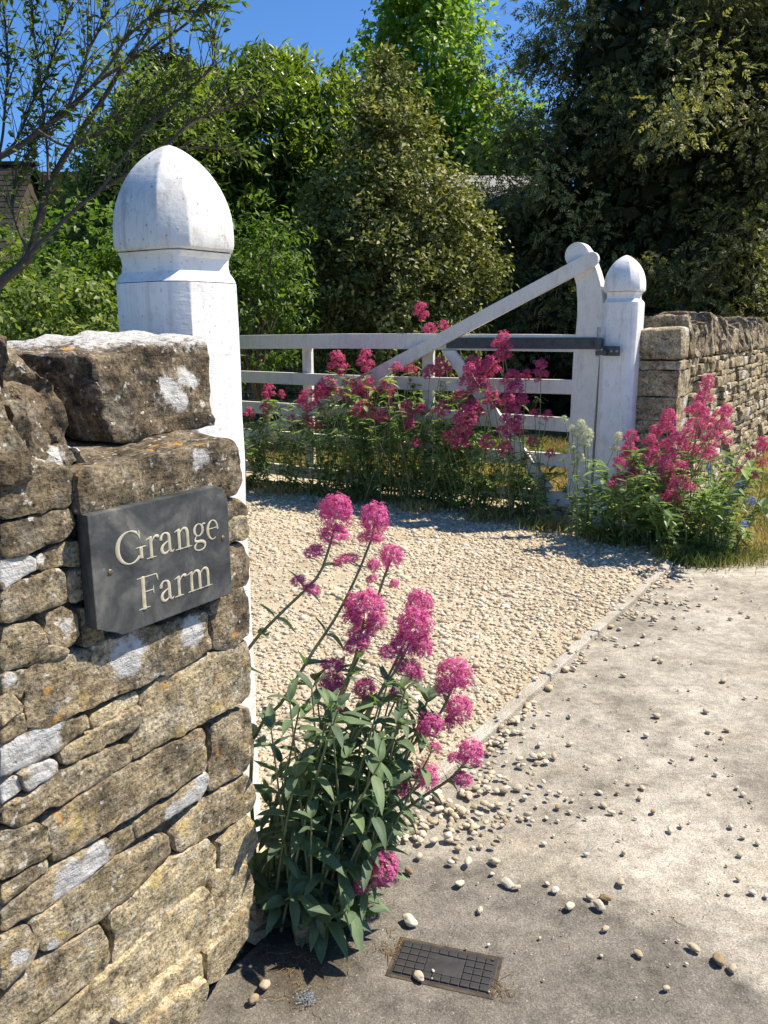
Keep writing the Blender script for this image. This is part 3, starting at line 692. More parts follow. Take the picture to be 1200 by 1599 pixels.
def wall_stone(poly, proud, seed, tone, spots=(), depth=0.14, step=0.009, amp=0.007, gap=0.004, fr=(0.04, 0.12, 0.24, 0.38, 0.52, 0.66, 0.8, 0.92, 1.0)):
    """a quarried block whose visible face fills the outline poly (x, z), face towards -y"""
    p = np.array(poly, dtype=float)
    area = 0.5 * np.sum(p[:, 0] * np.roll(p[:, 1], -1) - np.roll(p[:, 0], -1) * p[:, 1])
    if area < 0: p = p[::-1]
    p = chaikin(p, 0.07); p = chaikin(p, 0.22)
    seg = np.linalg.norm(np.roll(p, -1, 0) - p, axis=1); per = seg.sum(); n = max(14, int(per / step))
    cum = np.concatenate([[0], np.cumsum(seg)]); pp = np.vstack([p, p[:1]])
    t = np.linspace(0, per, n, endpoint=False)
    q = np.stack([np.interp(t, cum, pp[:, 0]), np.interp(t, cum, pp[:, 1])], 1)
    tan = np.roll(q, -1, 0) - np.roll(q, 1, 0); tan /= (np.linalg.norm(tan, axis=1)[:, None] + 1e-9)
    nrm = np.stack([tan[:, 1], -tan[:, 0]], 1)
    jit = np.array([mnoise.noise((a * 28, b * 28, seed * 1.7)) * 0.006 + mnoise.noise((a * 70, b * 70, seed)) * 0.004 for a, b in q])
    q = q - nrm * gap + nrm * jit[:, None] * min(1.0, amp / 0.006)
    c = q.mean(0); u, s_, vt = np.linalg.svd(q - c, full_matrices=False)
    ax = vt[0]; pr = (q - c) @ ax; half = max(0.0, (pr.max() - pr.min()) / 2 - np.ptp((q - c) @ vt[1]) / 2 * 0.9)
    axp = c + np.clip(pr, -half, half)[:, None] * ax
    rings = [(q, depth), (q, 0.007), (q - nrm * 0.0012, 0.0018)]
    for f in fr: rings.append((q + (axp - q) * f, 0.0))
    V = []
    tilt = (mnoise.noise((seed * 3.1, 0.3, 1)) * 0.06, mnoise.noise((seed * 5.7, 2.3, 1)) * 0.10)
    for k, (r2, dy) in enumerate(rings):
        for j in range(n):
            x, z = r2[j]
            if k == 0: V.append((x, depth - proud, z)); continue
            h = mnoise.fractal((x * 13, z * 17, seed * 2.3), 1.0, 2.1, 3) * amp + abs(mnoise.noise((x * 50, z * 75, seed))) * amp * 0.4
            h += (x - c[0]) * tilt[0] + (z - c[1]) * tilt[1]
            if k >= 3: h += 0.003 * min(1.0, (k - 2) / 3)
            V.append((x, -proud - h + dy, z))
    V = np.array(V); m = len(rings); i = np.arange(m - 1)[:, None] * n; j = np.arange(n)[None]; j2 = (j + 1) % n
    F = np.stack([i + j, i + j2, i + n + j2, i + n + j], -1).reshape(-1, 4)
    me = np_mesh('stone', V, F, None, True); me.set_sharp_from_angle(angle=R(36))
    co = np.empty(len(me.vertices) * 3, dtype=np.float32); me.vertices.foreach_get('co', co); co = co.reshape(-1, 3)
    set_attr(me, 'tone', np.full(len(co), tone)); set_attr(me, 'lich', lich_values(co, spots))
    return me

def rock_block(c8, n, seed, tone, spots=(), amp=0.008, rnd=0.012, lidx=(0, 2), freq=12, top_lich=None):
    """a block between eight corners: bottom (4, counter-clockwise) then top (4)"""
    C8 = np.array(c8, dtype=float)
    bm = bmesh.new(); bmesh.ops.create_cube(bm, size=1.0)
    bmesh.ops.subdivide_edges(bm, edges=bm.edges[:], cuts=n, use_grid_fill=True)
    dims = np.array([np.linalg.norm(C8[1] - C8[0]), np.linalg.norm(C8[3] - C8[0]), np.linalg.norm(C8[4] - C8[0])])
    for v in bm.verts:
        p = np.array(v.co) + 0.5
        # round the arrises
        q = np.array(v.co) * 2
        e = np.maximum(np.abs(q) - (1 - 2 * rnd / dims), 0) * dims / (2 * rnd)
        le = np.linalg.norm(e)
        if le > 1: q = q - np.sign(q) * (e - e / le) * (2 * rnd / dims)
        p = q / 2 + 0.5; x, y, z = p
        b0 = C8[0] * (1 - x) * (1 - y) + C8[1] * x * (1 - y) + C8[2] * x * y + C8[3] * (1 - x) * y
        t0 = C8[4] * (1 - x) * (1 - y) + C8[5] * x * (1 - y) + C8[6] * x * y + C8[7] * (1 - x) * y
        w = Vector(b0 * (1 - z) + t0 * z)
        d = mnoise.noise_vector(w * freq + Vector((seed * 3.3, seed, 0))) * amp + mnoise.noise_vector(w * freq * 3.7 + Vector((seed, 0, 5))) * amp * 0.4
        v.co = w + d
    me = bm_mesh('stone', bm, True); me.set_sharp_from_angle(angle=R(38))
    co = np.empty(len(me.vertices) * 3, dtype=np.float32); me.vertices.foreach_get('co', co); co = co.reshape(-1, 3)
    l = lich_values(co, spots, lidx)
    if top_lich is not None:
        z0, z1 = top_lich; l = np.maximum(l, np.clip((co[:, 2] - z0) / (z1 - z0), 0, 1))
    set_attr(me, 'tone', np.full(len(co), tone)); set_attr(me, 'lich', l)
    return me

# ------------------------------------------------------------------ near wall, with every stone of its face
near_wall = empty('dry_stone_wall', W0, WALL_ROT, 'rough lichened limestone wall carrying the slate name sign', 'wall')
for k, (tone, proud, poly, spots) in enumerate(WALL_STONES):
    link('stone', wall_stone(poly, proud * 0.55 + 0.006, k + 1, tone, spots, 0.14, 0.0078, 0.0058, -0.0042), near_wall, STONE_DARK if (tone <= 0.3 and max(z for _, z in poly) > 0.9) else STONE)
# rubble core, recessed behind the faces
box_part('rubble_core', near_wall, STONE, -2.6, -0.012, 0.020, 0.43, -0.05, 1.13, 0.01)
# coping block, set back on the ledge (local y into the wall)
cope = rock_block([(-0.212, 0.100, 1.190), (0.062, 0.105, 1.195), (0.045, 0.40, 1.205), (-0.225, 0.40, 1.205),
                   (-0.226, 0.122, 1.354), (0.070, 0.116, 1.384), (0.055, 0.42, 1.400), (-0.36, 0.42, 1.368)], 30, 3, 0.0,
                  [(-0.052, 1.276, 0.027), (-0.010, 1.306, 0.020), (-0.030, 1.258, 0.020), (0.016, 1.292, 0.014), (-0.062, 1.295, 0.012)], 0.011, 0.009, top_lich=(1.330, 1.41), freq=15)
link('coping_stone', cope, near_wall, STONE_DARK)
# body of the ledge stones running back into the wall
link('stone', rock_block([(-0.395, 0.02, 1.06), (-0.005, 0.015, 1.08), (-0.005, 0.43, 1.08), (-0.395, 0.43, 1.08),
                          (-0.395, 0.015, 1.178), (-0.006, 0.0, 1.188), (-0.005, 0.43, 1.215), (-0.395, 0.43, 1.20)], 16, 5, 0.15, [], 0.009, 0.009), near_wall, STONE_DARK)
# upright copes leaning on their neighbours
link('coping_stone', rock_block([(-0.48, -0.005, 1.17), (-0.325, 0.02, 1.165), (-0.215, 0.40, 1.19), (-0.44, 0.40, 1.19),
                                 (-0.47, 0.03, 1.395), (-0.405, 0.05, 1.350), (-0.345, 0.40, 1.352), (-0.47, 0.40, 1.385)], 24, 7, 0.0, [(-0.40, 1.20, 0.016), (-0.35, 1.21, 0.012)], 0.026, 0.010, freq=16), near_wall, STONE_DARK)
link('coping_stone', rock_block([(-0.56, -0.03, 1.165), (-0.462, -0.025, 1.175), (-0.462, 0.40, 1.19), (-0.57, 0.40, 1.19),
                                 (-0.60, 0.0, 1.43), (-0.495, 0.01, 1.385), (-0.50, 0.40, 1.385), (-0.60, 0.40, 1.43)], 18, 9, 0.25, [], 0.013, 0.010, freq=15), near_wall, STONE_DARK)
link('coping_stone', rock_block([(-0.36, 0.36, 1.15), (-0.1, 0.36, 1.15), (-0.1, 0.47, 1.15), (-0.5, 0.47, 1.15),
                                 (-0.52, 0.30, 1.388), (-0.30, 0.36, 1.376), (-0.30, 0.47, 1.376), (-0.60, 0.47, 1.40)], 12, 19, 0.3, [], 0.008, 0.012), near_wall, STONE_DARK)
rw_ = random.Random(8)
xx = -0.60
while xx > -1.75:
    w = rw_.uniform(0.09, 0.14); hh = rw_.uniform(0.20, 0.26); l = rw_.uniform(-0.05, 0.02)
    link('coping_stone', rock_block([(xx - w, 0, 1.17), (xx - 0.006, 0, 1.17), (xx - 0.006, 0.42, 1.17), (xx - w, 0.42, 1.17),
                                     (xx - w + l, 0, 1.17 + hh), (xx - 0.006 + l, 0.01, 1.17 + hh - 0.02), (xx - 0.006 + l, 0.42, 1.17 + hh - 0.02), (xx - w + l, 0.42, 1.17 + hh)], 6, int(-xx * 90), 0.25, [], 0.010, 0.016), near_wall, STONE)
    xx -= w
# end of the wall towards the gate post: quoins
zq = 0.0
while zq < 1.05:
    hq = rw_.uniform(0.10, 0.17)
    link('quoin', rock_block([(-0.16, 0.03, zq), (0.012, 0.03, zq), (0.012, 0.44, zq), (-0.16, 0.44, zq),
                              (-0.16, 0.03, zq + hq - 0.008), (0.010, 0.03, zq + hq - 0.008), (0.010, 0.44, zq + hq - 0.008), (-0.16, 0.44, zq + hq - 0.008)], 8, int(zq * 77) + 3, 0.5, [], 0.007, 0.012), near_wall, STONE)
    zq += hq
# the wall runs on to the left of what the photograph shows
def coursed(parent, x0, x1, z0, z1, seed, mat, tone=(0.3, 0.8), hr=(0.06, 0.12), lr=(0.14, 0.36), amp=0.006, step=0.02, fr=(0.1, 0.4, 1.0), depth=0.12, yoff=0.0, white=0.12, zfun=None, proud=(-0.004, 0.014)):
    r = random.Random(seed); z = z0; k = seed * 100
    while z < z1 - 0.02:
        h = min(r.uniform(*hr), z1 - z); x = x0 + r.uniform(-0.1, 0)
        while x < x1:
            w = r.uniform(*lr); a = max(x, x0); b = min(x + w, x1); x += w
            if b - a < 0.03: continue
            j = lambda: r.uniform(-0.006, 0.006)
            zo = 0.0 if zfun is None else zfun((a + b) / 2)
            poly = [(a, z + zo + j()), ((a + b) / 2, z + zo + j()), (b, z + zo + j()), (b, z + zo + h + j()), ((a + b) / 2, z + zo + h + j()), (a, z + zo + h + j())]
            k += 1
            sp = [((a + b) / 2 + r.uniform(-0.05, 0.05), z + zo + h * 0.6, h * 0.6)] if r.random() < white else []
            me = wall_stone(poly, r.uniform(*proud) - yoff, k, r.uniform(*tone), sp, depth, step, amp, 0.003, fr)
            link('stone', me, parent, mat)
        z += h
coursed(near_wall, -1.7, -0.66, -0.02, 1.17, 3, STONE)

# ------------------------------------------------------------------ wall beyond the gate
WB = Vector((3.352, 7.798, 0))
far_wall = empty('dry_stone_wall', WB, WALL_ROT, 'coursed limestone wall with upright coping beyond the gate post', 'wall')
coursed(far_wall, -2.10, 1.6, 0.0, 1.16, 17, STONE_FAR, (0.45, 0.9), (0.038, 0.095), (0.10, 0.40), 0.012, 0.03, (0.12, 0.5, 1.0), 0.14, 0, 0.12, None, (-0.016, 0.034))
box_part('rubble_core', far_wall, SOIL, -2.38, 2.4, 0.03, 0.42, -0.05, 1.15, 0.01)
r = random.Random(5); z = 0.0
while z < 1.14:                                         # squared quoins at the end of the wall
    h = min(r.uniform(0.07, 0.22), 1.16 - z); a, b = -2.43, -2.43 + r.choice((0.30, 0.38, 0.34))
    link('quoin', rock_block([(a, 0, z), (b, 0.0, z), (b, 0.45, z), (a, 0.45, z), (a + r.uniform(-.01, .01), 0, z + h - 0.002), (b, 0, z + h - 0.002), (b, 0.45, z + h - 0.002), (a, 0.45, z + h - 0.002)], 8, int(z * 50) + 2, r.uniform(0.45, 0.7), [(a + 0.2, z + h * 0.7, 0.04)] if r.random() < 0.4 else [], 0.012, 0.006), far_wall, STONE_FAR)
    z += h
link('coping_stone', rock_block([(-2.44, -0.01, 1.165), (-2.22, -0.01, 1.165), (-2.22, 0.45, 1.165), (-2.44, 0.45, 1.165),
                                 (-2.43, 0.0, 1.385), (-2.20, 0.0, 1.39), (-2.20, 0.45, 1.37), (-2.43, 0.45, 1.36)], 9, 31, 0.6, [(-2.3, 1.37, 0.05)], 0.010, 0.03), far_wall, STONE_FAR)
x = -2.19
while x < 1.7:
    w = r.uniform(0.09, 0.22); hh = r.uniform(0.20, 0.31) + 0.02 * math.sin(x * 3); ln = r.uniform(0.0, 0.11)
    link('coping_stone', rock_block([(x, -0.03, 1.168), (x + w - 0.022, -0.03, 1.168), (x + w - 0.022, 0.43, 1.168), (x, 0.43, 1.168),
                                     (x + ln, 0.02, 1.168 + hh), (x + w - 0.016 + ln, 0.03, 1.168 + hh - r.uniform(0, 0.03)), (x + w - 0.016 + ln, 0.43, 1.168 + hh - 0.02), (x + ln, 0.43, 1.168 + hh)], 9, int(x * 60) + 400, r.uniform(0.0, 0.4), [(x + w / 2, 1.168 + hh, 0.03)] if r.random() < 0.25 else [], 0.030, 0.022), far_wall, STONE_FAR)
    x += w
pier = empty('stone_pier', WB + D * 1.95, WALL_ROT, 'shaded stone pier where the far wall leaves the picture', 'pier')
z = 0.0
while z < 1.15:
    h = r.uniform(0.12, 0.2)
    link('quoin', rock_block([(-0.25, -0.12, z), (0.25, -0.12, z), (0.25, 0.45, z), (-0.25, 0.45, z), (-0.25, -0.12, z + h - .006), (0.25, -0.12, z + h - .006), (0.25, 0.45, z + h - .006), (-0.25, 0.45, z + h - .006)], 6, int(z * 50) + 91, 0.45, [], 0.010, 0.014), pier, STONE_FAR)
    z += h

# garden wall in the shade behind the open gate
gw = empty('garden_wall', (-3.6, 14.0, 0), R(-6), 'shaded stone garden wall behind the open gate', 'wall')
accw = []
def joined_courses(parent, x0, x1, z1, seed):
    r = random.Random(seed); bm = bmesh.new(); z = 0.0
    while z < z1:
        h = r.uniform(0.07, 0.13); x = x0 - r.uniform(0, 0.2)
        while x < x1:
            w = r.uniform(0.15, 0.45); add_box(bm, x + 0.006, x + w - 0.006, -r.uniform(0.0, 0.03), 0.1, z + 0.005, z + h - 0.005, 0.008); x += w
        z += h
    me = bm_mesh('stones', bm); n_ = len(me.vertices); set_attr(me, 'tone', np.full(n_, 0.35)); set_attr(me, 'lich', np.zeros(n_))
    return tag(link('stones', me, parent, STONE_FAR), kind='stuff')
joined_courses(gw, 0, 5.6, 1.75, 4)
box_part('rubble_core', gw, SOIL, 0, 5.6, 0.04, 0.4, -0.05, 1.72, 0.01)

# ------------------------------------------------------------------ gate posts
def ring_pts(half, ch, z):
    a, c = half, ch
    return [(a, -a + c, z), (a, a - c, z), (a - c, a, z), (-a + c, a, z), (-a, a - c, z), (-a, -a + c, z), (-a + c, -a, z), (a - c, -a, z)]

def loft(name, rings, parent, mat, seed=0, wob=0.0015, close_top=True):
    V = []; F = []
    for k, (half, ch, z) in enumerate(rings):
        for (x, y, zz) in ring_pts(half, ch, z):
            d = mnoise.noise_vector(Vector((x * 9, y * 9, zz * 5 + seed))) * wob
            V.append((x + d.x, y + d.y, zz + d.z))
    for k in range(len(rings) - 1):
        for j in range(8):
            F.append((k * 8 + j, k * 8 + (j + 1) % 8, k * 8 + 8 + (j + 1) % 8, k * 8 + 8 + j))
    me = bpy.data.meshes.new(name); bm = bmesh.new()
    vs = [bm.verts.new(v) for v in V]
    for f in F: bm.faces.new([vs[i] for i in f])
    if close_top: bm.faces.new(vs[-8:])
    bm.faces.new(vs[:8][::-1])
    es = []
    for k in range(len(rings) - 1):
        for j in range(8): es.append(bm.edges.get((vs[k * 8 + j], vs[k * 8 + 8 + j])))
    bmesh.ops.bevel(bm, geom=[e for e in es if e], offset=0.004, segments=2, affect='EDGES', profile=0.5)
    me = bm_mesh(name, bm, True); me.set_sharp_from_angle(angle=R(24))
    return link(name, me, parent, mat)

def gate_post(loc, rz, label, lean=(0, 0), top=1.83, seed=0, S=0.246, cap_mat=None):
    g = empty('gate_post', loc, rz, label, 'gate post', 'pair of white gate posts')
    g.rotation_euler = (lean[0], lean[1], rz)
    h = S / 2; c = 0.045; zs = top - 0.317
    shaft = [(h, c, -0.1)] + [(h * (1 - 0.004 * math.sin(i)), c * (1 + 0.05 * math.sin(2.3 * i + seed)), i * zs / 14) for i in range(1, 14)] + [(h, c, zs)]
    loft('shaft', shaft, g, PAINT_POST, seed)
    n0 = zs + 0.001
    loft('neck', [(h * 0.99, c * 0.98, n0), (h * 0.88, c * 0.55, n0 + 0.013), (h * 0.79, c * 0.3, n0 + 0.024), (h * 0.77, c * 0.25, n0 + 0.040), (h * 0.79, c * 0.3, n0 + 0.056), (h * 0.88, c * 0.6, n0 + 0.0695)], g, PAINT_POST, seed + 4)
    z0 = zs + 0.072; H_ = top - z0; prof = [(0, .955), (.02, 1.0), (.06, 1.02), (.15, 1.02), (.25, 1.01), (.34, .985), (.43, .945), (.52, .885), (.6, .82), (.68, .735), (.75, .645), (.81, .55), (.86, .455), (.91, .34), (.95, .235), (.98, .13), (1.0, .03)]
    loft('cap', [(h * f, c * 1.12 * f, z0 + 0.0015 + H_ * t) for t, f in prof], g, cap_mat or PAINT_POST, seed + 9, 0.003)
    return g
near_post = gate_post((-0.503, 2.12, 0), WALL_ROT, 'tall white gate post with domed cap rising behind the lichened wall', (0, 0), 1.825, 1, 0.246, PAINT_CAP)
far_post = gate_post((1.665, 5.94, 0), WALL_ROT, 'white gate post with domed cap at the hinge end of the gate', (0.0, 0.02), 1.87, 5)

# ------------------------------------------------------------------ field gate, swung open
G0 = Vector((1.456, 6.062, 0)); GATE_ROT = math.atan2(-N.y, -N.x)
gate = empty('field_gate', G0, GATE_ROT, 'white five-bar wooden gate with a curved heel, standing open', 'gate')
GL = 4.3
def rail(z0, z1, name='rail', y0=-0.038, y1=0.0, x0=0.08):
    bm = bmesh.new(); add_box(bm, x0, GL, y0, y1, z0, z1, 0.004)
    bmesh.ops.subdivide_edges(bm, edges=[e for e in bm.edges if e.calc_length() > 1], cuts=24)
    for v in bm.verts: v.co.z += 0.006 * math.sin(v.co.x * 1.7 + z0 * 9) + mnoise.noise(v.co * 3) * 0.002; v.co.y += mnoise.noise(v.co * 2 + Vector((0, 4, 0))) * 0.004
    return link(name, bm_mesh(name, bm), gate, PAINT_GATE)
rail(1.222, 1.345, 'top_rail', -0.065, 0.004)
for z0, z1 in ((0.905, 1.010), (0.636, 0.741), (0.366, 0.471), (0.069, 0.172)): rail(z0, z1)
for t, zt in ((1.33, 1.223), (2.565, 1.223), (3.6, 1.223)):
    box_part('upright', gate, PAINT_GATE, t - 0.05, t + 0.05, -0.075, -0.040, 0.07, zt, 0.004)
box_part('shutting_stile', gate, PAINT_GATE, GL - 0.06, GL + 0.05, -0.085, 0.02, 0.04, 1.40, 0.006)
def brace(a, b, w, y0, y1, name, round_end=False):
    a = Vector((a[0], 0, a[1])); b = Vector((b[0], 0, b[1])); d = (b - a).normalized(); nn = Vector((-d.z, 0, d.x))
    pts = [a + nn * w / 2]
    if round_end:
        for k in range(1, 9): an = math.pi * k / 9; pts.append(a + nn * w / 2 * math.cos(an) - d * w / 2 * math.sin(an))
    pts += [a - nn * w / 2]
    L0 = (b - a).length
    for k in range(0, 13): pts.append(a - nn * w / 2 + d * L0 * (k + 1) / 13)
    pts.append(b + nn * w / 2)
    bm = bmesh.new(); prism(bm, [(p.x, p.z) for p in pts], y0, y1, 0.004)
    return link(name, bm_mesh(name, bm), gate, PAINT_GATE)
brace((-0.025, 1.850), (3.80, 0.10), 0.098, 0.008, 0.048, 'diagonal_brace', True)
bm = bmesh.new(); prism(bm, [(1.165, 1.2205), (1.045, 1.2205)] + [(1.045 - 0.845 * k / 12, 1.2205 - 1.0155 * k / 12) for k in range(1, 13)] + [(0.285, 0.172)], 0.006, 0.040, 0.004)
link('diagonal_brace', bm_mesh('diagonal_brace', bm), gate, PAINT_GATE)
# heel stile: straight below, swept and rounded above
left = [(0.098, 0.045), (0.098, 0.6), (0.092, 1.2), (0.080, 1.35), (0.074, 1.47), (0.078, 1.58), (0.090, 1.68), (0.108, 1.755), (0.130, 1.805)]
knob = [(0.100 + 0.086 * math.cos(a), 1.887 + 0.086 * math.sin(a)) for a in [R(x) for x in range(-52, 141, 16)]]
right = [(0.015, 1.915), (-0.025, 1.84), (-0.055, 1.77), (-0.083, 1.69), (-0.105, 1.58), (-0.115, 1.46), (-0.112, 1.34), (-0.098, 1.1), (-0.085, 0.7), (-0.082, 0.045)]
bm = bmesh.new(); prism(bm, left + knob + right, -0.10, 0.006, 0.006)
link('heel_stile', bm_mesh('heel_stile', bm), gate, PAINT_GATE)
IRON = plain('painted_iron', (0.055, 0.062, 0.066), 0.5, 0.0, 0.5, 0.5, 40, 0.002)
strap = box_part('hinge_strap', gate, IRON, -0.125, 1.13, 0.0075, 0.0165, 1.236, 1.318, 0.003)
for t in (-0.05, 0.25, 0.6, 0.95):
    bm = bmesh.new(); bmesh.ops.create_uvsphere(bm, u_segments=12, v_segments=8, radius=0.014)
    for v in bm.verts: v.co.y *= 0.5
    bmesh.ops.translate(bm, verts=bm.verts, vec=(t, 0.018, 1.277)); link('bolt', bm_mesh('bolt', bm, True), strap, IRON)
def cyl(name, parent, mat, c, r, h, seg=18):
    bm = bmesh.new(); bmesh.ops.create_cone(bm, cap_ends=True, segments=seg, radius1=r, radius2=r, depth=h)
    bmesh.ops.translate(bm, verts=bm.verts, vec=c)
    es = [e for e in bm.edges if len(e.link_faces) == 2 and any(len(f.verts) > 4 for f in e.link_faces)]
    bmesh.ops.bevel(bm, geom=es, offset=min(r, h) * 0.15, segments=2, affect='EDGES')
    me = bm_mesh(name, bm); return link(name, me, parent, mat)
GALV = plain('galvanised_pin', (0.32, 0.34, 0.36), 0.45, 0.6, 0.5, 0.4, 60, 0.001)
box_part('strap_end', strap, IRON, -0.136, -0.118, 0.017, 0.150, 1.240, 1.314, 0.003)
cyl('hinge_eye', strap, IRON, (-0.140, 0.160, 1.277), 0.024, 0.078)
cyl('hinge_pin', gate, GALV, (-0.140, 0.160, 1.290), 0.012, 0.20)
# bracket that carries the pin, bolted to the post
pin = empty('hinge_bracket', G0 + N * 0.15 - D * 0.0, GATE_ROT, 'dark iron hinge bracket bolted to the far gate post', 'hinge')
box_part('plate', pin, IRON, -0.135, -0.015, 0.122, 0.132, 1.195, 1.262, 0.003)
box_part('arm', pin, IRON, -0.05, 0.022, 0.131, 0.178, 1.200, 1.232, 0.003)
for x in (-0.115, -0.075):
    bm = bmesh.new(); bmesh.ops.create_uvsphere(bm, u_segments=10, v_segments=6, radius=0.011); bmesh.ops.translate(bm, verts=bm.verts, vec=(x, 0.133, 1.228)); link('bolt', bm_mesh('bolt', bm, True), pin, GALV)

# ------------------------------------------------------------------ slate name sign
def slate_material():
    m, nt, b = new_mat('slate'); q = NB(nt); co = q.coord('Object')
    n1 = q.noise(co, 9, 7, 0.62, 0.8); n2 = q.noise(co, 60, 6, 0.7); n3 = q.noise(q.mapping(co, (1, 1, 1), (4, 4, 1)), 26, 3, 0.5)
    c = q.ramp(n1, [(0.38, (0.030, 0.034, 0.037)), (0.50, (0.055, 0.059, 0.060)), (0.60, (0.105, 0.106, 0.098)), (0.72, (0.17, 0.168, 0.15))])
    c = q.mix(1.0, c, q.ramp(n2, [(0.3, 0.75), (0.7, 1.25)]), 'MULTIPLY')
    c = q.mix(q.ramp(n3, [(0.70, 0.0), (0.74, 0.6)]), c, (0.24, 0.24, 0.22))
    q.l(c, b.inputs['Base Color']); q.l(q.ramp(n1, [(0.3, 0.42), (0.7, 0.62)]), b.inputs['Roughness']); b.inputs['Specular IOR Level'].default_value = 0.4
    q.l(q.bump(q.math('ADD', n1, q.math('MULTIPLY', n2, 0.3)), 0.25, 0.006), b.inputs['Normal'])
    return m
SLATE = slate_material()
GILT = plain('worn_gilding', (0.60, 0.54, 0.39), 0.38, 0.35, 0.5, 0.35, 55, 0.0008)
BRASS = plain('tarnished_brass', (0.20, 0.15, 0.07), 0.45, 0.7, 0.5, 0.4, 90, 0.0005)
SX0, SX1, SZ0, SZ1, SF, SB = -0.385, -0.059, 0.8815, 1.1045, -0.0395, -0.010   # local x, z, front and back y
sign = empty('name_sign', W0, WALL_ROT, 'dark slate sign carved Grange Farm, screwed to the stone wall', 'sign')
outline = [(SX0, SZ1), (SX0, SZ0 + 0.026), (SX0 + 0.012, SZ0 + 0.022), (SX0 + 0.020, SZ0 + 0.019), (SX0 + 0.031, SZ0 + 0.012), (SX0 + 0.042, SZ0 + 0.010), (SX0 + 0.050, SZ0 + 0.001), (SX0 + 0.054, SZ0), (SX1, SZ0), (SX1, SZ1 - 0.030), (SX1 - 0.004, SZ1 - 0.020), (SX1 - 0.012, SZ1 - 0.009), (SX1 - 0.020, SZ1 - 0.003), (SX1 - 0.028, SZ1)]
bm = bmesh.new(); prism(bm, outline, SB, SF, 0.0018)
link('plate', bm_mesh('plate', bm), sign, SLATE)
TK, TN = 0.112, 0.030                                    # thick and thin strokes, in cap heights
def arc(cx, cy, rx, ry, a0, a1, n=18, tk=TK, tn=TN, taper=None):
    res = []
    for i in range(n + 1):
        a = R(a0 + (a1 - a0) * i / n); w = tn + (tk - tn) * abs(math.cos(a)) ** 1.4
        if taper: w *= taper(i / n)
        res.append((cx + rx * math.cos(a), cy + ry * math.sin(a), w))
    return res
def stem(x, y0, y1, w=TK): return [(x, y0, w), (x, y0 + 0.03, w), (x, (y0 + y1) / 2, w * 0.96), (x, y1 - 0.02, w), (x, y1, w * 0.9)]
def serif(x, y, w): return [(x - w, y, 0.02), (x - w * 0.4, y + 0.004, 0.036), (x + w * 0.4, y + 0.004, 0.036), (x + w, y, 0.02)]
def flag(x, y): return [(x - 0.17, y - 0.07, 0.02), (x - 0.07, y - 0.035, 0.05), (x + 0.02, y - 0.03, 0.07)]
XH = 0.66
def g_n(x): return [stem(x, 0, XH), serif(x, 0.012, 0.16), flag(x, XH), [(x, XH - 0.16, 0.03), (x + 0.09, XH - 0.06, 0.045), (x + 0.19, XH - 0.01, 0.07), (x + 0.28, XH - 0.05, 0.11), (x + 0.325, XH - 0.16, TK), (x + 0.33, 0.3, TK), (x + 0.33, 0, TK)], serif(x + 0.33, 0.012, 0.16)]
def g_r(x): return [stem(x, 0, XH), serif(x, 0.012, 0.18), flag(x, XH), [(x + 0.02, XH - 0.20, 0.03), (x + 0.09, XH - 0.07, 0.05), (x + 0.17, XH - 0.015, 0.07), (x + 0.25, XH - 0.035, 0.12), (x + 0.29, XH - 0.07, 0.07)]]
def g_a(x): return [[(x + 0.03, XH - 0.20, 0.10), (x + 0.035, XH - 0.13, 0.10), (x + 0.09, XH - 0.035, 0.06), (x + 0.19, XH - 0.005, 0.05), (x + 0.29, XH - 0.05, 0.09), (x + 0.33, XH - 0.16, TK), (x + 0.335, 0.28, TK), (x + 0.34, 0.12, TK), (x + 0.38, 0.035, 0.09), (x + 0.44, 0.02, 0.05), (x + 0.50, 0.07, 0.025)],
                    [(x + 0.33, 0.40, 0.03), (x + 0.20, 0.345, 0.05), (x + 0.08, 0.265, 0.09), (x + 0.04, 0.16, TK), (x + 0.075, 0.055, 0.11), (x + 0.16, 0.015, 0.075), (x + 0.25, 0.05, 0.05), (x + 0.33, 0.12, 0.03)]]
def g_e(x): return [[(x + 0.07, 0.385, 0.035), (x + 0.25, 0.385, 0.032), (x + 0.45, 0.385, 0.035)], arc(x + 0.255, 0.335, 0.205, 0.315, -4, 302, 30, TK, 0.04, lambda t: 0.55 + 0.45 * min(1, t * 4) - 0.4 * max(0, (t - 0.85) / 0.15))]
def g_g(x): return [arc(x + 0.235, XH - 0.205, 0.165, 0.195, 0, 360, 28, 0.10, 0.034), [(x + 0.36, XH - 0.07, 0.03), (x + 0.44, XH - 0.035, 0.06), (x + 0.52, XH - 0.045, 0.05)],
                    [(x + 0.15, XH - 0.38, 0.03), (x + 0.085, 0.19, 0.05), (x + 0.09, 0.115, 0.08), (x + 0.18, 0.075, 0.10), (x + 0.33, 0.06, 0.11), (x + 0.44, 0.0, 0.11), (x + 0.475, -0.09, 0.08), (x + 0.42, -0.185, 0.05), (x + 0.25, -0.225, 0.045), (x + 0.10, -0.18, 0.06), (x + 0.05, -0.09, 0.08), (x + 0.09, -0.01, 0.05), (x + 0.17, 0.05, 0.03)]]
def g_G(x): return [arc(x + 0.50, 0.5, 0.42, 0.49, 52, 318, 34, 0.15, 0.036), stem(x + 0.87, 0.10, 0.42, 0.12), serif(x + 0.87, 0.425, 0.19), [(x + 0.755, 0.885, 0.035), (x + 0.815, 0.80, 0.05), (x + 0.845, 0.68, 0.02)], [(x + 0.83, 0.97, 0.02), (x + 0.835, 0.86, 0.05), (x + 0.845, 0.68, 0.02)], [(x + 0.81, 0.17, 0.03), (x + 0.86, 0.11, 0.08), (x + 0.92, 0.09, 0.05)]]
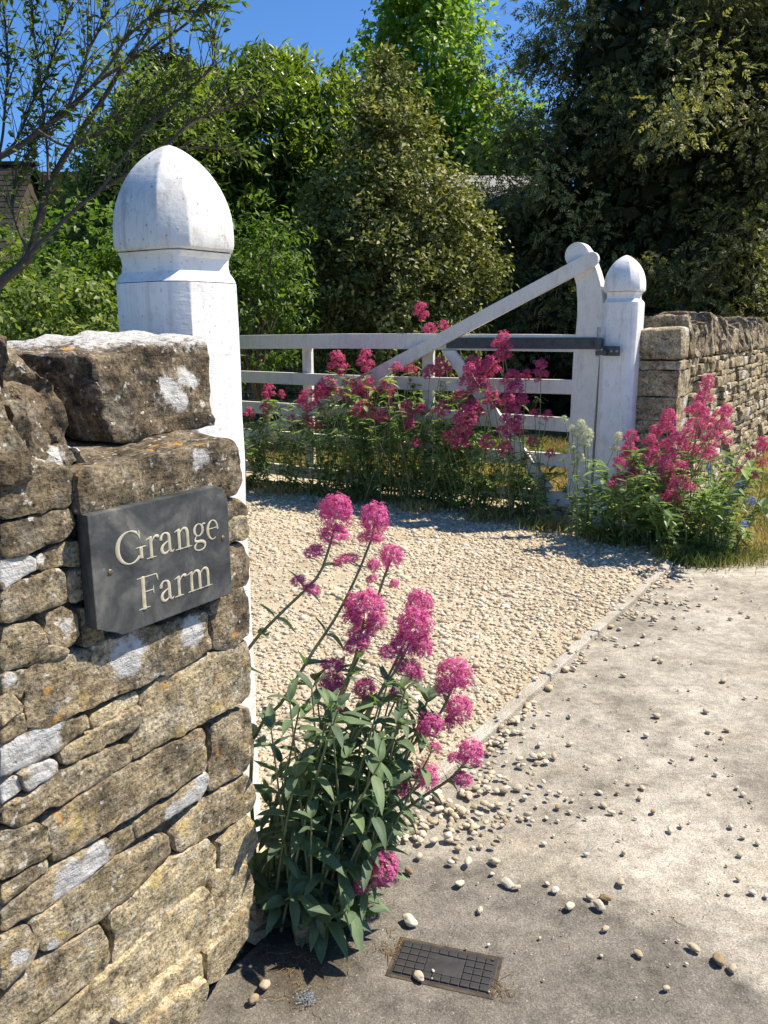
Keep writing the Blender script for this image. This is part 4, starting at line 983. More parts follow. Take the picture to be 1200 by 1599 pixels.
def g_F(x): return [stem(x, 0, 1.0, 0.135), serif(x, 0.014, 0.21), [(x - 0.20, 0.985, 0.022), (x, 0.98, 0.036), (x + 0.30, 0.98, 0.036), (x + 0.50, 0.975, 0.04)], [(x + 0.50, 0.99, 0.03), (x + 0.515, 0.88, 0.055), (x + 0.54, 0.76, 0.02)], [(x + 0.05, 0.52, 0.036), (x + 0.34, 0.52, 0.036)], [(x + 0.36, 0.65, 0.02), (x + 0.35, 0.52, 0.05), (x + 0.36, 0.39, 0.02)]]
def g_m(x): return g_n(x) + [[(x + 0.33, XH - 0.16, 0.03), (x + 0.43, XH - 0.06, 0.045), (x + 0.53, XH - 0.01, 0.07), (x + 0.62, XH - 0.05, 0.11), (x + 0.665, XH - 0.16, TK), (x + 0.67, 0.3, TK), (x + 0.67, 0, TK)], serif(x + 0.67, 0.012, 0.16)]
def cut_letter(strokes, ox, oz, cap, kx):
    acc = Acc()
    for si, st in enumerate(strokes):
        P = resample([(a, b, w) for a, b, w in st], max(6, len(st) * 3)); n_ = len(P); V = []
        for i in range(n_):
            p = P[i]; t = P[min(i + 1, n_ - 1)] - P[max(i - 1, 0)]; t = Vector((t.x, t.y)).normalized() if Vector((t.x, t.y)).length > 0 else Vector((1, 0)); nn = Vector((-t.y, t.x)); w = max(p.z, 0.012)
            hgt = 0.0004 + 0.00006 * si
            for s_, e in ((1, hgt), (0, hgt + 0.30 * w * cap), (-1, hgt)):
                V.append((ox + (p.x + nn.x * s_ * w / 2) * cap * kx, SF - e, oz + (p.y + nn.y * s_ * w / 2) * cap))
        F = []
        for i in range(n_ - 1):
            for k in range(2): F.append((i * 3 + k, i * 3 + k + 1, i * 3 + 3 + k + 1, i * 3 + 3 + k))
        acc.add(V, F)
    return link('letter', acc.mesh('letter'), sign, GILT)
W_, H_ = SX1 - SX0, SZ1 - SZ0
cap = 0.262 * H_
def write(seq, x0, x1, zb):
    tot = sum(a for _, a in seq); kx = (x1 - x0) / (tot * cap); x = x0
    for f, adv in seq:
        cut_letter(f(0.0 if f not in (g_n, g_r, g_m, g_F) else 0.16), x, zb, cap, kx); x += adv * cap * kx
write([(g_G, 1.06), (g_r, 0.50), (g_a, 0.545), (g_n, 0.70), (g_g, 0.56), (g_e, 0.48)], SX0 + 0.150 * W_, SX0 + 0.905 * W_, SZ0 + 0.545 * H_)
write([(g_F, 0.76), (g_a, 0.545), (g_r, 0.50), (g_m, 1.0)], SX0 + 0.285 * W_, SX0 + 0.835 * W_, SZ0 + 0.150 * H_)
for sx, sz_ in ((SX0 + 0.036, SZ0 + 0.118), (SX1 - 0.018, SZ0 + 0.118)):
    bm = bmesh.new(); bmesh.ops.create_uvsphere(bm, u_segments=14, v_segments=8, radius=0.0055)
    for v in bm.verts: v.co.y *= 0.35
    bmesh.ops.translate(bm, verts=bm.verts, vec=(sx, SF, sz_)); sc = link('screw', bm_mesh('screw', bm, True), sign, BRASS)
    box_part('slot', sc, SLATE, sx - 0.0045, sx + 0.0045, SF - 0.0026, SF - 0.001, sz_ - 0.0006, sz_ + 0.0006, 0)

# ------------------------------------------------------------------ plastic surface box in the tarmac
BOXP = plain('black_plastic', (0.042, 0.040, 0.038), 0.5, 0, 0.4, 0.45, 25, 0.001)
cover = empty('surface_box', (0.127, 1.60, -0.004), R(-17.0), 'small black plastic utility cover with a tile pattern set in tarmac', 'utility cover')
CW, CH = 0.114, 0.056
box_part('frame', cover, BOXP, -CW, CW, -CH, CH, -0.03, 0.006, 0.002)
box_part('bedding', cover, SOIL, -CW - 0.007, CW + 0.007, -CH - 0.007, CH + 0.007, -0.03, 0.0055, 0.001)
cols = 10; cw = 2 * (CW - 0.007) / cols; rows = 5; chh = 2 * (CH - 0.006) / rows
pad_me = None
for i in range(cols):
    for j in range(rows):
        if 3 <= i <= 6 and 1 <= j <= 3 and not (j == 3 and i < 4): continue
        if pad_me is None:
            bm = bmesh.new(); add_box(bm, -cw / 2 + 0.0012, cw / 2 - 0.0012, -chh / 2 + 0.001, chh / 2 - 0.001, 0.0, 0.0042, 0.001); pad_me = bm_mesh('pad', bm)
        p = link('pad', pad_me, cover, BOXP); p.location = (-CW + 0.007 + (i + 0.5) * cw, -CH + 0.006 + (j + 0.5) * chh, 0.0058)
box_part('blank_panel', cover, BOXP, -CW + 0.007 + 3 * cw + 0.001, -CW + 0.007 + 7 * cw - 0.001, -CH + 0.006 + chh + 0.001, CH - 0.006 - chh - 0.001, 0.0, 0.0088, 0.001)
bm = bmesh.new(); bmesh.ops.create_cone(bm, cap_ends=True, segments=10, radius1=0.004, radius2=0.004, depth=0.003); bmesh.ops.translate(bm, verts=bm.verts, vec=(CW - 0.012, CH - 0.012, 0.0112)); link('lifting_eye', bm_mesh('lifting_eye', bm), cover, SOIL)

BLUE = plain('blue_marker_paint', (0.15, 0.20, 0.27), 0.8, 0, 0.2, 0.5, 90, 0.001)
mk = Acc(); rb = np.random.RandomState(3)
for k in range(90):
    c = np.array([-0.172, 1.503, 0.0105]) + np.append(rb.normal(0, 0.012, 2), 0.00004 * k); r0 = rb.uniform(0.0005, 0.0020); a = np.linspace(0, 6.283, 7, endpoint=False)
    ring = c + np.stack([np.cos(a) * r0 * rb.uniform(0.6, 1.4, 7), np.sin(a) * r0 * rb.uniform(0.6, 1.4, 7), 0 * a], 1)
    mk.add(np.vstack([c[None], ring]), [(0, 1 + i, 1 + (i + 1) % 7) for i in range(7)])
tag(link('paint_mark', mk.mesh('paint_mark'), None, BLUE), 'faded splash of blue marker paint on the ground by the wall foot', 'paint mark')

# ------------------------------------------------------------------ loose stones
rp = random.Random(21)
def pebble_mesh(seed, sub=2):
    bm = bmesh.new(); bmesh.ops.create_icosphere(bm, subdivisions=sub, radius=0.5)
    sx, sy, sz_ = 1.2, 0.9, 0.62
    for v in bm.verts:
        d = 1 + mnoise.noise(v.co * 2.2 + Vector((seed * 3.7, 0, 0))) * 0.42 + mnoise.noise(v.co * 5 + Vector((0, seed, 0))) * 0.12
        v.co = Vector((v.co.x * d * sx, v.co.y * d * sy, v.co.z * d * sz_ + 0.26))
    return bm_mesh('pebble', bm, True)
PEB_ME = [pebble_mesh(i) for i in range(8)]; PEB_BIG = [pebble_mesh(i + 20, 3) for i in range(6)]
def pebble(x, y, s, label, group, big=False, z=0.005):
    me = rp.choice(PEB_BIG if big else PEB_ME)
    o = link('pebble', me, None, PEBBLE_ONE); o.location = (x, y, z); o.scale = (s * rp.uniform(0.85, 1.2), s * rp.uniform(0.8, 1.1), s * rp.uniform(0.75, 1.1)); o.rotation_euler = (rp.uniform(-.25, .25), rp.uniform(-.25, .25), rp.uniform(0, 6.28))
    return tag(o, label, 'pebble', group)
for x, y in PEBBLES:
    s = rp.uniform(0.010, 0.020) if y < 2.6 else rp.uniform(0.012, 0.026)
    pebble(x, y, s, 'small loose limestone pebble scattered on the pale concrete apron', 'loose pebbles on the apron')
pile = [((0.066, 2.141), 0.16), ((0.29, 2.40), 0.16), ((0.42, 2.62), 0.14), ((0.24, 2.25), 0.14), ((0.40, 2.36), 0.14), ((0.16, 2.10), 0.12), ((1.25, 3.9), 0.18), ((1.45, 4.2), 0.18)]
cnt = 0
while cnt < 185:
    (cx, cy), r_ = rp.choice(pile[:6]) if rp.random() < 0.8 else rp.choice(pile[6:])
    x, y = rp.gauss(cx, r_ * 0.6), rp.gauss(cy, r_ * 0.6); sd = (Vector((x, y, 0)) - K0).dot(KN)
    if not (0.035 < sd < 0.40): continue
    pebble(x, y, rp.uniform(0.013, 0.026), 'buff pebble in the spill of gravel beside the kerb', 'gravel spilled past the kerb', z=0.006 + rp.uniform(0, 0.008)); cnt += 1
for x, y, s, lab in ((0.053, 1.738, 0.030, 'pale angular stone lying just above the black utility cover'), (0.068, 1.563, 0.022, 'small brown stone resting on the edge of the utility cover'),
                     (-0.269, 1.54, 0.026, 'orange-brown pebble at the foot of the stone wall'), (-0.285, 1.501, 0.026, 'smooth white pebble at the foot of the stone wall'),
                     (0.185, 1.873, 0.026, 'pale upright pebble at the edge of the dark tarmac'), (0.226, 1.774, 0.018, 'lone small pebble on dark tarmac beyond the utility cover'),
                     (0.287, 1.962, 0.028, 'rounded tan pebble just above a pair on the tarmac edge'), (0.307, 1.873, 0.028, 'larger of two touching pebbles on the tarmac edge'), (0.327, 1.858, 0.020, 'smaller of two touching pebbles on the tarmac edge'),
                     (0.518, 1.784, 0.030, 'flat cream pebble in the middle of the concrete apron'), (0.543, 1.812, 0.024, 'grey pebble touching the flat cream one on the apron'),
                     (0.598, 1.872, 0.024, 'pale grey pebble standing alone on the apron'), (0.446, 1.783, 0.023, 'brown chipped pebble where tarmac meets concrete'), (0.514, 1.707, 0.016, 'small dark pebble on the tarmac and concrete joint'),
                     (0.568, 1.626, 0.019, 'dark round pebble alone on the lower tarmac'), (0.742, 1.604, 0.030, 'grey-white pebble, larger of two near the right edge'), (0.762, 1.579, 0.022, 'tan pebble, smaller of two near the right edge'),
                     (0.699, 1.642, 0.022, 'thin brown chip of stone near the right edge'), (0.423, 1.847, 0.020, 'square cream pebble on the apron next to the tarmac')):
    pebble(x, y, s, lab, None, True)

# weathered block at the end of the kerb, under the valerian
ks = tag(link('kerb_stone', rock_block([(-0.215, 1.665, -0.02), (-0.150, 1.690, -0.02), (-0.165, 1.75, -0.02), (-0.23, 1.73, -0.02), (-0.21, 1.668, 0.052), (-0.152, 1.692, 0.046), (-0.165, 1.75, 0.05), (-0.228, 1.73, 0.055)], 8, 41, 0.45, [], 0.006, 0.010), None, STONE), 'grey weathered block at the kerb end under the valerian', 'stone')
STRAW = leaf_material('straw', (0.16, 0.11, 0.05), (0.34, 0.25, 0.12), None, 0.1, 0.8, 0.1)
rsd = np.random.RandomState(9); da = Acc()
def litter(n_, c, sg, lr):
    for k in range(n_):
        p = np.array([rsd.normal(c[0], sg), rsd.normal(c[1], sg), 0.002 + 0.002 * rsd.uniform()]); a = rsd.uniform(0, 6.28); l = rsd.uniform(*lr); dv = np.array([math.cos(a), math.sin(a), 0.0]); bend = np.array([-dv[1], dv[0], 0]) * rsd.normal(0, 0.15) * l
        V, F = tube_arrays([p, p + dv * l * 0.5 + bend, p + dv * l], [0.0007, 0.0007, 0.0004], 4); da.add(V, F, rsd.uniform())
litter(45, (0.012, 1.66), 0.022, (0.008, 0.03)); litter(30, (0.24, 1.53), 0.015, (0.008, 0.028)); litter(60, (-0.2, 1.58), 0.05, (0.008, 0.03)); litter(50, (0.5, 2.3), 0.5, (0.008, 0.03)); litter(25, (0.9, 2.2), 0.5, (0.01, 0.045))
tag(link('plant_litter', da.mesh('plant_litter'), None, STRAW), 'bits of dry straw and twig littering the tarmac', 'litter', kind='stuff')

# ------------------------------------------------------------------ leaves and flowers
def leaf_mesh(name, L=1.0, W=0.32, curl=0.25, fold=0.18, seed=0, n=7):
    """pointed oval leaf along +x, unit length"""
    V = []; F = []; A = []
    for i in range(n):
        t = i / (n - 1); w = W * (math.sin(math.pi * min(1, t ** 0.72)) ** 0.8) * 0.5 + 0.012
        if i == n - 1: w = 0.004
        x = L * t; z = -curl * t * t + mnoise.noise((t * 2, seed, 0)) * 0.05; tw = mnoise.noise((seed, t * 1.5, 3)) * 0.25
        for s in (-1, -0.5, 0, 0.5, 1):
            V.append((x, s * w, z + abs(s) * w * fold * 2 + s * w * tw)); A.append(0.5 + 0.2 * (s == 0))
    for i in range(n - 1):
        for k in range(4): F.append((i * 5 + k, i * 5 + k + 1, i * 5 + 5 + k + 1, i * 5 + 5 + k))
    return np.array(V), np.array(F)

def valerian_leaf_material():
    m, nt, b = new_mat('valerian_leaf'); q = NB(nt); co = q.coord('Object')
    r = q.rand(); a = q.attr('rnd')
    v = q.math('ADD', q.math('MULTIPLY', r, 0.6), q.math('MULTIPLY', a, 0.4))
    c = q.ramp(v, [(0.1, (0.085, 0.130, 0.085)), (0.5, (0.140, 0.205, 0.115)), (0.9, (0.22, 0.30, 0.14))])
    n1 = q.noise(co, 3, 4, 0.6); c = q.mix(0.6, c, q.ramp(n1, [(0.3, 0.75), (0.7, 1.2)]), 'MULTIPLY')
    q.l(c, b.inputs['Base Color']); b.inputs['Roughness'].default_value = 0.55; b.inputs['Specular IOR Level'].default_value = 0.3
    t = q.n('ShaderNodeBsdfTranslucent'); q.l(q.mix(1.0, c, (1.3, 1.5, 0.5), 'MULTIPLY'), t.inputs[0])
    mx = q.n('ShaderNodeMixShader'); mx.inputs[0].default_value = 0.34
    q.l(b.outputs[0], mx.inputs[1]); q.l(t.outputs[0], mx.inputs[2]); q.l(mx.outputs[0], nt.nodes['Material Output'].inputs[0])
    return m
VLEAF = valerian_leaf_material()
VSTEM = leaf_material('valerian_stem', (0.19, 0.22, 0.10), (0.29, 0.30, 0.15), trans=0.15)
PINK = leaf_material('valerian_petals', (0.42, 0.035, 0.15), (0.80, 0.185, 0.45), (0.90, 0.50, 0.70), 0.38, 0.6, 0.2, (1.1, 0.9, 1.0))
ROSE = leaf_material('valerian_petals_rose', (0.38, 0.028, 0.10), (0.76, 0.15, 0.32), (0.88, 0.42, 0.56), 0.40, 0.6, 0.2, (1.1, 0.9, 1.0))
CREAM = leaf_material('valerian_petals_white', (0.50, 0.55, 0.28), (0.74, 0.76, 0.55), (0.85, 0.85, 0.74), 0.30, 0.6, 0.2, (1, 1, 0.9))

def floret_arrays(P, Nn, size, rs, petals=5):
    """tiny star flowers at P facing Nn"""
    n = len(P); Nn = unit(Nn); ref = unit(rs.normal(0, 1, (n, 3)))
    A = unit(np.cross(Nn, ref)); B = np.cross(Nn, A); V = []; F = []; rn = rs.uniform(0, 1, n)
    nv = petals * 3
    ang0 = rs.uniform(0, 6.283, n); out = np.zeros((n, nv + 3, 3)); col = np.zeros((n, nv + 3))
    for k in range(petals):
        a = ang0 + k * 6.2832 / petals; r = size * rs.uniform(0.75, 1.2, n)
        for j, (da, rr, up) in enumerate(((-0.42, 0.95, 0.16), (0.42, 0.95, 0.16), (0.0, 0.05, 0.0))):
            out[:, k * 3 + j] = P + (np.cos(a + da) * r * rr)[:, None] * A + (np.sin(a + da) * r * rr)[:, None] * B + (size * up * rs.uniform(-0.5, 2.0, n))[:, None] * Nn
        col[:, k * 3:k * 3 + 2] = (0.25 + 0.75 * rn)[:, None]; col[:, k * 3 + 2] = 0.1
    out[:, nv] = P + A * size * 0.12; out[:, nv + 1] = P - A * size * 0.12; out[:, nv + 2] = P - Nn * size * 3.0
    col[:, nv:] = 0.15
    tri = [(k * 3, k * 3 + 1, k * 3 + 2) for k in range(petals)] + [(nv, nv + 1, nv + 2)]
    F = (np.array(tri)[None] + (np.arange(n) * (nv + 3))[:, None, None]).reshape(-1, 3)
    return out.reshape(-1, 3), F, col.ravel()

def head_mesh(seed, nsub=16, per=24, size=0.035, subr=0.27, flat=1.0):
    """a rounded flower head of unit width and height, made of small clusters; centre at the origin"""
    rs = np.random.RandomState(seed); acc = Acc(); k = np.arange(nsub)
    ph = np.arccos(1 - 1.75 * (k + 0.5) / nsub); th = k * 2.39996 + rs.uniform(-0.3, 0.3, nsub)
    C = np.stack([np.sin(ph) * np.cos(th), np.sin(ph) * np.sin(th), np.cos(ph)], 1) * rs.uniform(0.26, 0.36, nsub)[:, None]
    for c in C:
        d = unit(c[None] + np.array([0, 0, 0.10]))[0]; v = unit(rs.normal(0, 1, (per, 3)) + d * 1.5)
        P_ = c + v * subr * rs.uniform(0.35, 1.25, per)[:, None] * 0.62
        V, F, a = floret_arrays(P_, v + d * 0.4, size, rs); acc.add(V, F, a)
    # short green pedicels gathering below
    return acc.mesh('flower_head')

HEAD_NEAR = [head_mesh(50 + i, 26, 30, 0.046, 0.34) for i in range(5)]
HEAD_FAR = [head_mesh(80 + i, 16, 9, 0.090, 0.40) for i in range(5)]
LEAF_NEAR = []
for i in range(5):
    V, F = leaf_mesh('leaf', 1.0, 0.30 + 0.06 * (i % 3), 0.18 + 0.1 * i, 0.12 + 0.07 * (i % 3), i * 2.1)
    F_LEAF = F
    me = np_mesh('leaf', V, F, {'rnd': np.full(len(V), 0.5)}, True); me.materials.append(VLEAF); LEAF_NEAR.append(me)

_hc = {}
def head_for(me, mat):
    """head meshes are shared between all flower heads of one colour"""
    k = (me.name, mat.name)
    if k not in _hc:
        c = me.copy(); c.materials.clear(); c.materials.append(mat); _hc[k] = c
    return _hc[k]

LEAF_JOBS = []
def place_leaf(parent, p, d, nrm, L, rr, name='leaf'):
    x = Vector(d).normalized(); z = Vector(nrm); y = z.cross(x)
    if y.length < 1e-4: y = Vector((0, 1, 0))
    y.normalize(); z = x.cross(y)
    LEAF_JOBS.append(Matrix(((x.x * L, y.x * L, z.x * L, p[0]), (x.y * L, y.y * L, z.y * L, p[1]), (x.z * L, y.z * L, z.z * L, p[2]), (0, 0, 0, 1))))

# ------------------------------------------------------------------ valerian at the wall corner, in front
FG = Vector((-0.24, 1.80, 0.0))
fg = empty('valerian_plant', FG, 0, 'large pink valerian leaning out from the wall corner in the foreground', 'plant')
rr = random.Random(77)
def stem_obj(parent, path, r0, r1, origin, n=18, sides=7, name='stem', mat=None):
    P_ = resample(path, n); P_ = [p - origin for p in P_]
    V, F = tube_arrays(P_, np.linspace(r0, r1, n), sides)
    return link(name, np_mesh(name, V, F, {'rnd': np.full(len(V), rr.random())}, True), parent, mat or VSTEM), P_
def node_leaves(parent, P_, i, L, rr, spread=0.9, drop=0.1):
    t = (P_[min(i + 1, len(P_) - 1)] - P_[i - 1]).normalized(); a = rr.uniform(0, 6.28)
    s = t.cross(Vector((math.cos(a), math.sin(a), 0.2))).normalized()
    for sg in (1, -1):
        d = s * sg * spread + t * rr.uniform(0.25, 0.8) + Vector((0, 0, -drop))
        place_leaf(parent, P_[i], d, t * 0.8 + Vector((0, 0, 0.7)) - s * sg * 0.3, L * rr.uniform(0.8, 1.15), rr)
HEADS_XY = []
for si, path in enumerate(FG_STEMS):
    path = [(path[0][0], path[0][1], 0.0)] + [p for p in path]
    o, P_ = stem_obj(fg, path, 0.0050, 0.0030, FG)
    n_ = len(P_)
    for i in (3, 5, 6, 8, 9, 11, 13, 15):
        if P_[i].z < 0.0: continue
        L = 0.095 * (1 - 0.55 * i / n_)
        if i >= 12: L *= 0.8
        node_leaves(fg, P_, i, L, rr)
for (c, w, h) in FG_HEADS:
    o = link('flower_head', head_for(rr.choice(HEAD_NEAR), PINK), fg); o.location = Vector(c) - FG
    o.scale = (w * 1.10, w * 1.10, h * 1.12); o.rotation_euler = (rr.uniform(-.25, .25), rr.uniform(0.0, 0.5), rr.uniform(0, 6.28))
    # pedicel back to the nearest stem
    best = None
    for path in FG_STEMS:
        for p in resample(path, 40):
            dz = p - Vector(c); cost = dz.length + (0.5 * max(0, dz.z + 0.005))
            if best is None or cost < best[0]: best = (cost, p)
    q_ = best[1]
    if 0.012 < (q_ - Vector(c)).length < 0.16:
        m_ = (q_ + Vector(c)) / 2 + Vector((0, 0, -0.006)); V, F = tube_arrays([tuple(v) for v in resample([q_ - FG, m_ - FG, Vector(c) - FG], 6)], np.linspace(0.0016, 0.0012, 6), 5)
        link('pedicel', np_mesh('pedicel', V, F, {'rnd': np.full(len(V), 0.5)}, True), fg, VSTEM)
# leafy shoots filling the base of the plant
for k in range(84):
    bx, by = rr.gauss(-0.17, 0.085), rr.gauss(1.81, 0.06)
    bx = min(max(bx, -0.30), -0.06); by = max(by, 1.70)
    if (Vector((bx, by, 0)) - W0).dot(N) < 0.02 and (Vector((bx, by, 0)) - W0).dot(D) < 0.06: bx += 0.10
    hh = rr.uniform(0.14, 0.60); lean = Vector((rr.uniform(-0.08, 0.48) * hh, rr.uniform(-0.10, 0.12) * hh * 1.5, hh))
    if k < 6: lean = Vector((rr.uniform(-0.06, 0.10), rr.uniform(-0.12, -0.03), rr.uniform(0.08, 0.18))); by -= 0.03
    b0 = Vector((bx, by, 0.0)); path = [b0, b0 + lean * 0.45 + Vector((0, 0, 0.03)), b0 + lean]
    o, P_ = stem_obj(fg, path, 0.004, 0.002, FG, 10, 6)
    for i in (2, 4, 6, 8): node_leaves(fg, P_, i, 0.075 * rr.uniform(0.65, 1.15), rr, 1.0, 0.18)
    t = (P_[-1] - P_[-2]).normalized()
    for a in range(3):
        an = rr.uniform(0, 6.28); place_leaf(fg, P_[-1], t * 0.9 + Vector((math.cos(an), math.sin(an), 0)) * 0.6, Vector((-math.cos(an), -math.sin(an), 1)), 0.06 * rr.uniform(0.7, 1.1), rr)

# the 300 leaves nearest to the road side are single parts, those deeper in the plant one joined part
LEAF_JOBS.sort(key=lambda m: m.translation.y * 1.0 - m.translation.z * 0.35)
ja = Acc()
for k, m4 in enumerate(LEAF_JOBS):
    me = rr.choice(LEAF_NEAR)
    if k < 300: link('leaf', me, fg).matrix_local = m4
    else:
        V = np.empty(len(me.vertices) * 3, dtype=np.float32); me.vertices.foreach_get('co', V); V = V.reshape(-1, 3) @ np.array(m4.to_3x3()).T + np.array(m4.translation)
        ja.add(V, F_LEAF, rr.random())
tag(link('inner_leaves', ja.mesh('inner_leaves', True), fg, VLEAF), kind='stuff')

# ------------------------------------------------------------------ valerian seen further off
LV, LF = leaf_mesh('l', 1.0, 0.34, 0.25, 0.2, 3, 4)
def leaf_instances(acc, P_, T, Nn, L, rs_, base=(LV, LF)):
    V0, F0 = base; n_ = len(P_); T = unit(T); Y = unit(np.cross(Nn, T)); Z = np.cross(T, Y)
    V = P_[:, None, :] + L[:, None, None] * (V0[None, :, 0:1] * T[:, None] + V0[None, :, 1:2] * Y[:, None] + V0[None, :, 2:3] * Z[:, None])
    F = (F0[None] + (np.arange(n_) * len(V0))[:, None, None]).reshape(-1, F0.shape[1])
    acc.add(V.reshape(-1, 3), F, np.repeat(rs_.uniform(0, 1, n_), len(V0)))

FOLI = leaf_material('valerian_foliage', (0.10, 0.165, 0.06), (0.20, 0.30, 0.11), (0.32, 0.42, 0.16), 0.46, 0.45, 0.4)
def clump(base, heads, label, group, seed, petals, leaves=190, rad=0.22, hmax=0.55, lsize=0.075, name='valerian_plant'):
    rs_ = np.random.RandomState(seed); b = Vector(base); o = empty(name, b, 0, label, 'plant', group)
    accl = Acc(); accs = Acc(); B = np.array(b)
    for (c, w, h) in heads:
        for dx, dz, ks in ((0.0, 0.24, 0.72), (-0.30, -0.10, 0.55), (0.30, -0.16, 0.52), (rs_.uniform(-.2, .2), -0.42, 0.45)):
            f = link('flower_head', head_for(HEAD_FAR[rs_.randint(5)], petals), o); f.location = Vector(c) - b + Vector((dx * w, rs_.uniform(-.3, .3) * w, dz * h))
            s_ = (w * h) ** 0.5 * ks * 1.0
            f.scale = (s_ * 1.1, s_ * 1.1, s_ * 0.85); f.rotation_euler = (rs_.uniform(-.3, .3), rs_.uniform(-.3, .3), rs_.uniform(0, 6.28))
        root = Vector((rs_.normal(0, rad * 0.4), rs_.normal(0, rad * 0.4), 0)); tip = Vector(c) - b
        path = resample([root, root * 0.5 + tip * 0.5 + Vector((rs_.normal(0, .03), rs_.normal(0, .03), 0.02)), tip], 9)
        V, F = tube_arrays(path, np.linspace(0.0042, 0.0022, 9), 5); accs.add(V, F, rs_.uniform())
        PP = []; TT = []; NN = []
        for i in range(1, 7):
            a = rs_.uniform(0, 6.28)
            for sg in (0, math.pi):
                d = np.array([math.cos(a + sg), math.sin(a + sg), rs_.uniform(0.0, 0.6)]); PP.append(path[i]); TT.append(d); NN.append((-d[0] * 0.4, -d[1] * 0.4, 1))
        leaf_instances(accl, np.array([tuple(p) for p in PP]), np.array(TT), np.array(NN, dtype=float), rs_.uniform(0.5, 1.0, len(PP)) * lsize * np.repeat(np.linspace(1, 0.5, 6), 2), rs_)
    n_ = leaves
    for s in range(max(4, n_ // 16)):
        an = rs_.uniform(0, 6.28); r_ = rad * math.sqrt(rs_.uniform()); root = Vector((r_ * math.cos(an) * 0.6, r_ * math.sin(an) * 0.6, 0)); hh = hmax * rs_.uniform(0.45, 1.05)
        tip = root + Vector((math.cos(an) * r_ * 0.9 + rs_.normal(0, .04), math.sin(an) * r_ * 0.9 + rs_.normal(0, .04), hh)); path = resample([root, (root + tip) / 2 + Vector((0, 0, 0.04)), tip], 9)
        V, F = tube_arrays(path, np.linspace(0.004, 0.002, 9), 4); accs.add(V, F, rs_.uniform())
        m_ = 22; ii = rs_.randint(1, 9, m_); PP = np.array([tuple(path[i]) for i in ii]); a = rs_.uniform(0, 6.28, m_)
        TT = np.stack([np.cos(a), np.sin(a), rs_.uniform(-0.3, 0.9, m_)], 1); NN = np.stack([-np.cos(a) * 0.4, -np.sin(a) * 0.4, np.ones(m_)], 1)
        leaf_instances(accl, PP, TT, NN, rs_.uniform(0.6, 1.15, m_) * lsize, rs_)
    tag(link('foliage', accl.mesh('foliage', True), o, FOLI), kind='stuff'); link('stems', accs.mesh('stems', True), o, VSTEM)
    return o

# gate row: each flower head belongs to the plant whose root is nearest
roots = [(-1.30, 7.55, 'pink valerian nearest the tall white post, in front of the gate'), (-0.95, 7.33, 'thin pink valerian with few heads left of the first gate upright'), (-0.60, 7.12, 'pink valerian in front of the first upright of the gate'),
         (-0.26, 6.92, 'bushy pink valerian where the long brace crosses the second rail'), (0.06, 6.72, 'leafy pink valerian midway along the gate'), (0.36, 6.56, 'pink valerian before the middle upright of the gate'),
         (0.66, 6.42, 'dense pink valerian under the left end of the iron strap'), (0.92, 6.22, 'tall dark pink valerian crossing the short brace'), (1.18, 6.12, 'pink valerian close to the curved heel of the gate')]
own = {i: [] for i in range(len(roots))}; behind = []
gp = Vector((G0.x, G0.y, 0))
for h in GATE_HEADS:
    p = Vector(h[0])
    if (p - gp).dot(D) > 0.02: behind.append(h); continue
    i = min(range(len(roots)), key=lambda k: (Vector((roots[k][0], roots[k][1], 0)) - Vector((p.x, p.y, 0))).length); own[i].append(h)
for i, (x, y, lab) in enumerate(roots):
    hm = (0.66, 0.68, 0.78, 1.00, 1.04, 0.95, 0.90, 0.60, 0.34)[i]
    clump((x, y, 0), own[i], lab, 'valerian plants along the gate', 200 + i, ROSE, (300, 330, 460, 760, 800, 740, 640, 300, 110)[i], 0.30, hm, 0.088)
clump((0.35, 6.95, 0), behind, 'tall pink valerian showing over the top rail behind the gate', 'valerian plants along the gate', 230, ROSE, 60, 0.15, 0.4, 0.08)
wl = [h for h in WHITE_HEADS if h[0][0] < 1.5]; wr = [h for h in WHITE_HEADS if h[0][0] >= 1.5]
wl = wl + [((p[0] + dx, p[1], p[2] + dz), w, h) for (p, w, h) in wl[:4] for dx, dz in ((0.05, -0.06),)]
clump((1.32, 5.55, 0), wl, 'white-flowered valerian in front of the gate heel', None, 240, CREAM, 120, 0.20, 0.32, 0.09)
clump((1.56, 5.45, 0), wr, 'slender white valerian at the foot of the far gate post', None, 241, CREAM, 40, 0.12, 0.28, 0.08)
cl = [[], [], []]
for h in CLUMP_HEADS:
    x_ = h[0][0] / h[0][1]; cl[0 if x_ < 0.315 else (2 if x_ > 0.45 else 1)].append(h)
clump((1.66, 5.30, 0), cl[0], 'pink valerian spikes in front of the far gate post', 'valerian clump by the far wall', 250, ROSE, 320, 0.26, 0.52, 0.10)
clump((1.92, 5.22, 0), cl[1], 'broad pink valerian clump against the end of the far wall', 'valerian clump by the far wall', 251, ROSE, 760, 0.40, 0.64, 0.105)
clump((2.12, 5.05, 0), cl[2], 'single pink valerian leaning over the grass verge', 'valerian clump by the far wall', 252, ROSE, 80, 0.16, 0.34, 0.085)
# blue-flowered alkanet beside the clump
BLUEF = leaf_material('alkanet_petals', (0.20, 0.26, 0.55), (0.36, 0.44, 0.75), None, 0.3, 0.6, 0.2, (1, 1, 1))
bl = [((2.17, 5.0, 0.45), 0.05, 0.06), ((2.28, 5.05, 0.33), 0.05, 0.05), ((2.10, 4.98, 0.30), 0.04, 0.05), ((1.97, 4.98, 0.55), 0.04, 0.04), ((2.20, 4.95, 0.20), 0.05, 0.05), ((2.12, 4.95, 0.4), 0.04, 0.04)]
clump((2.06, 5.0, 0), bl, 'low green plant with blue flowers at the edge of the verge', None, 260, BLUEF, 160, 0.17, 0.42, 0.07, 'alkanet_plant')

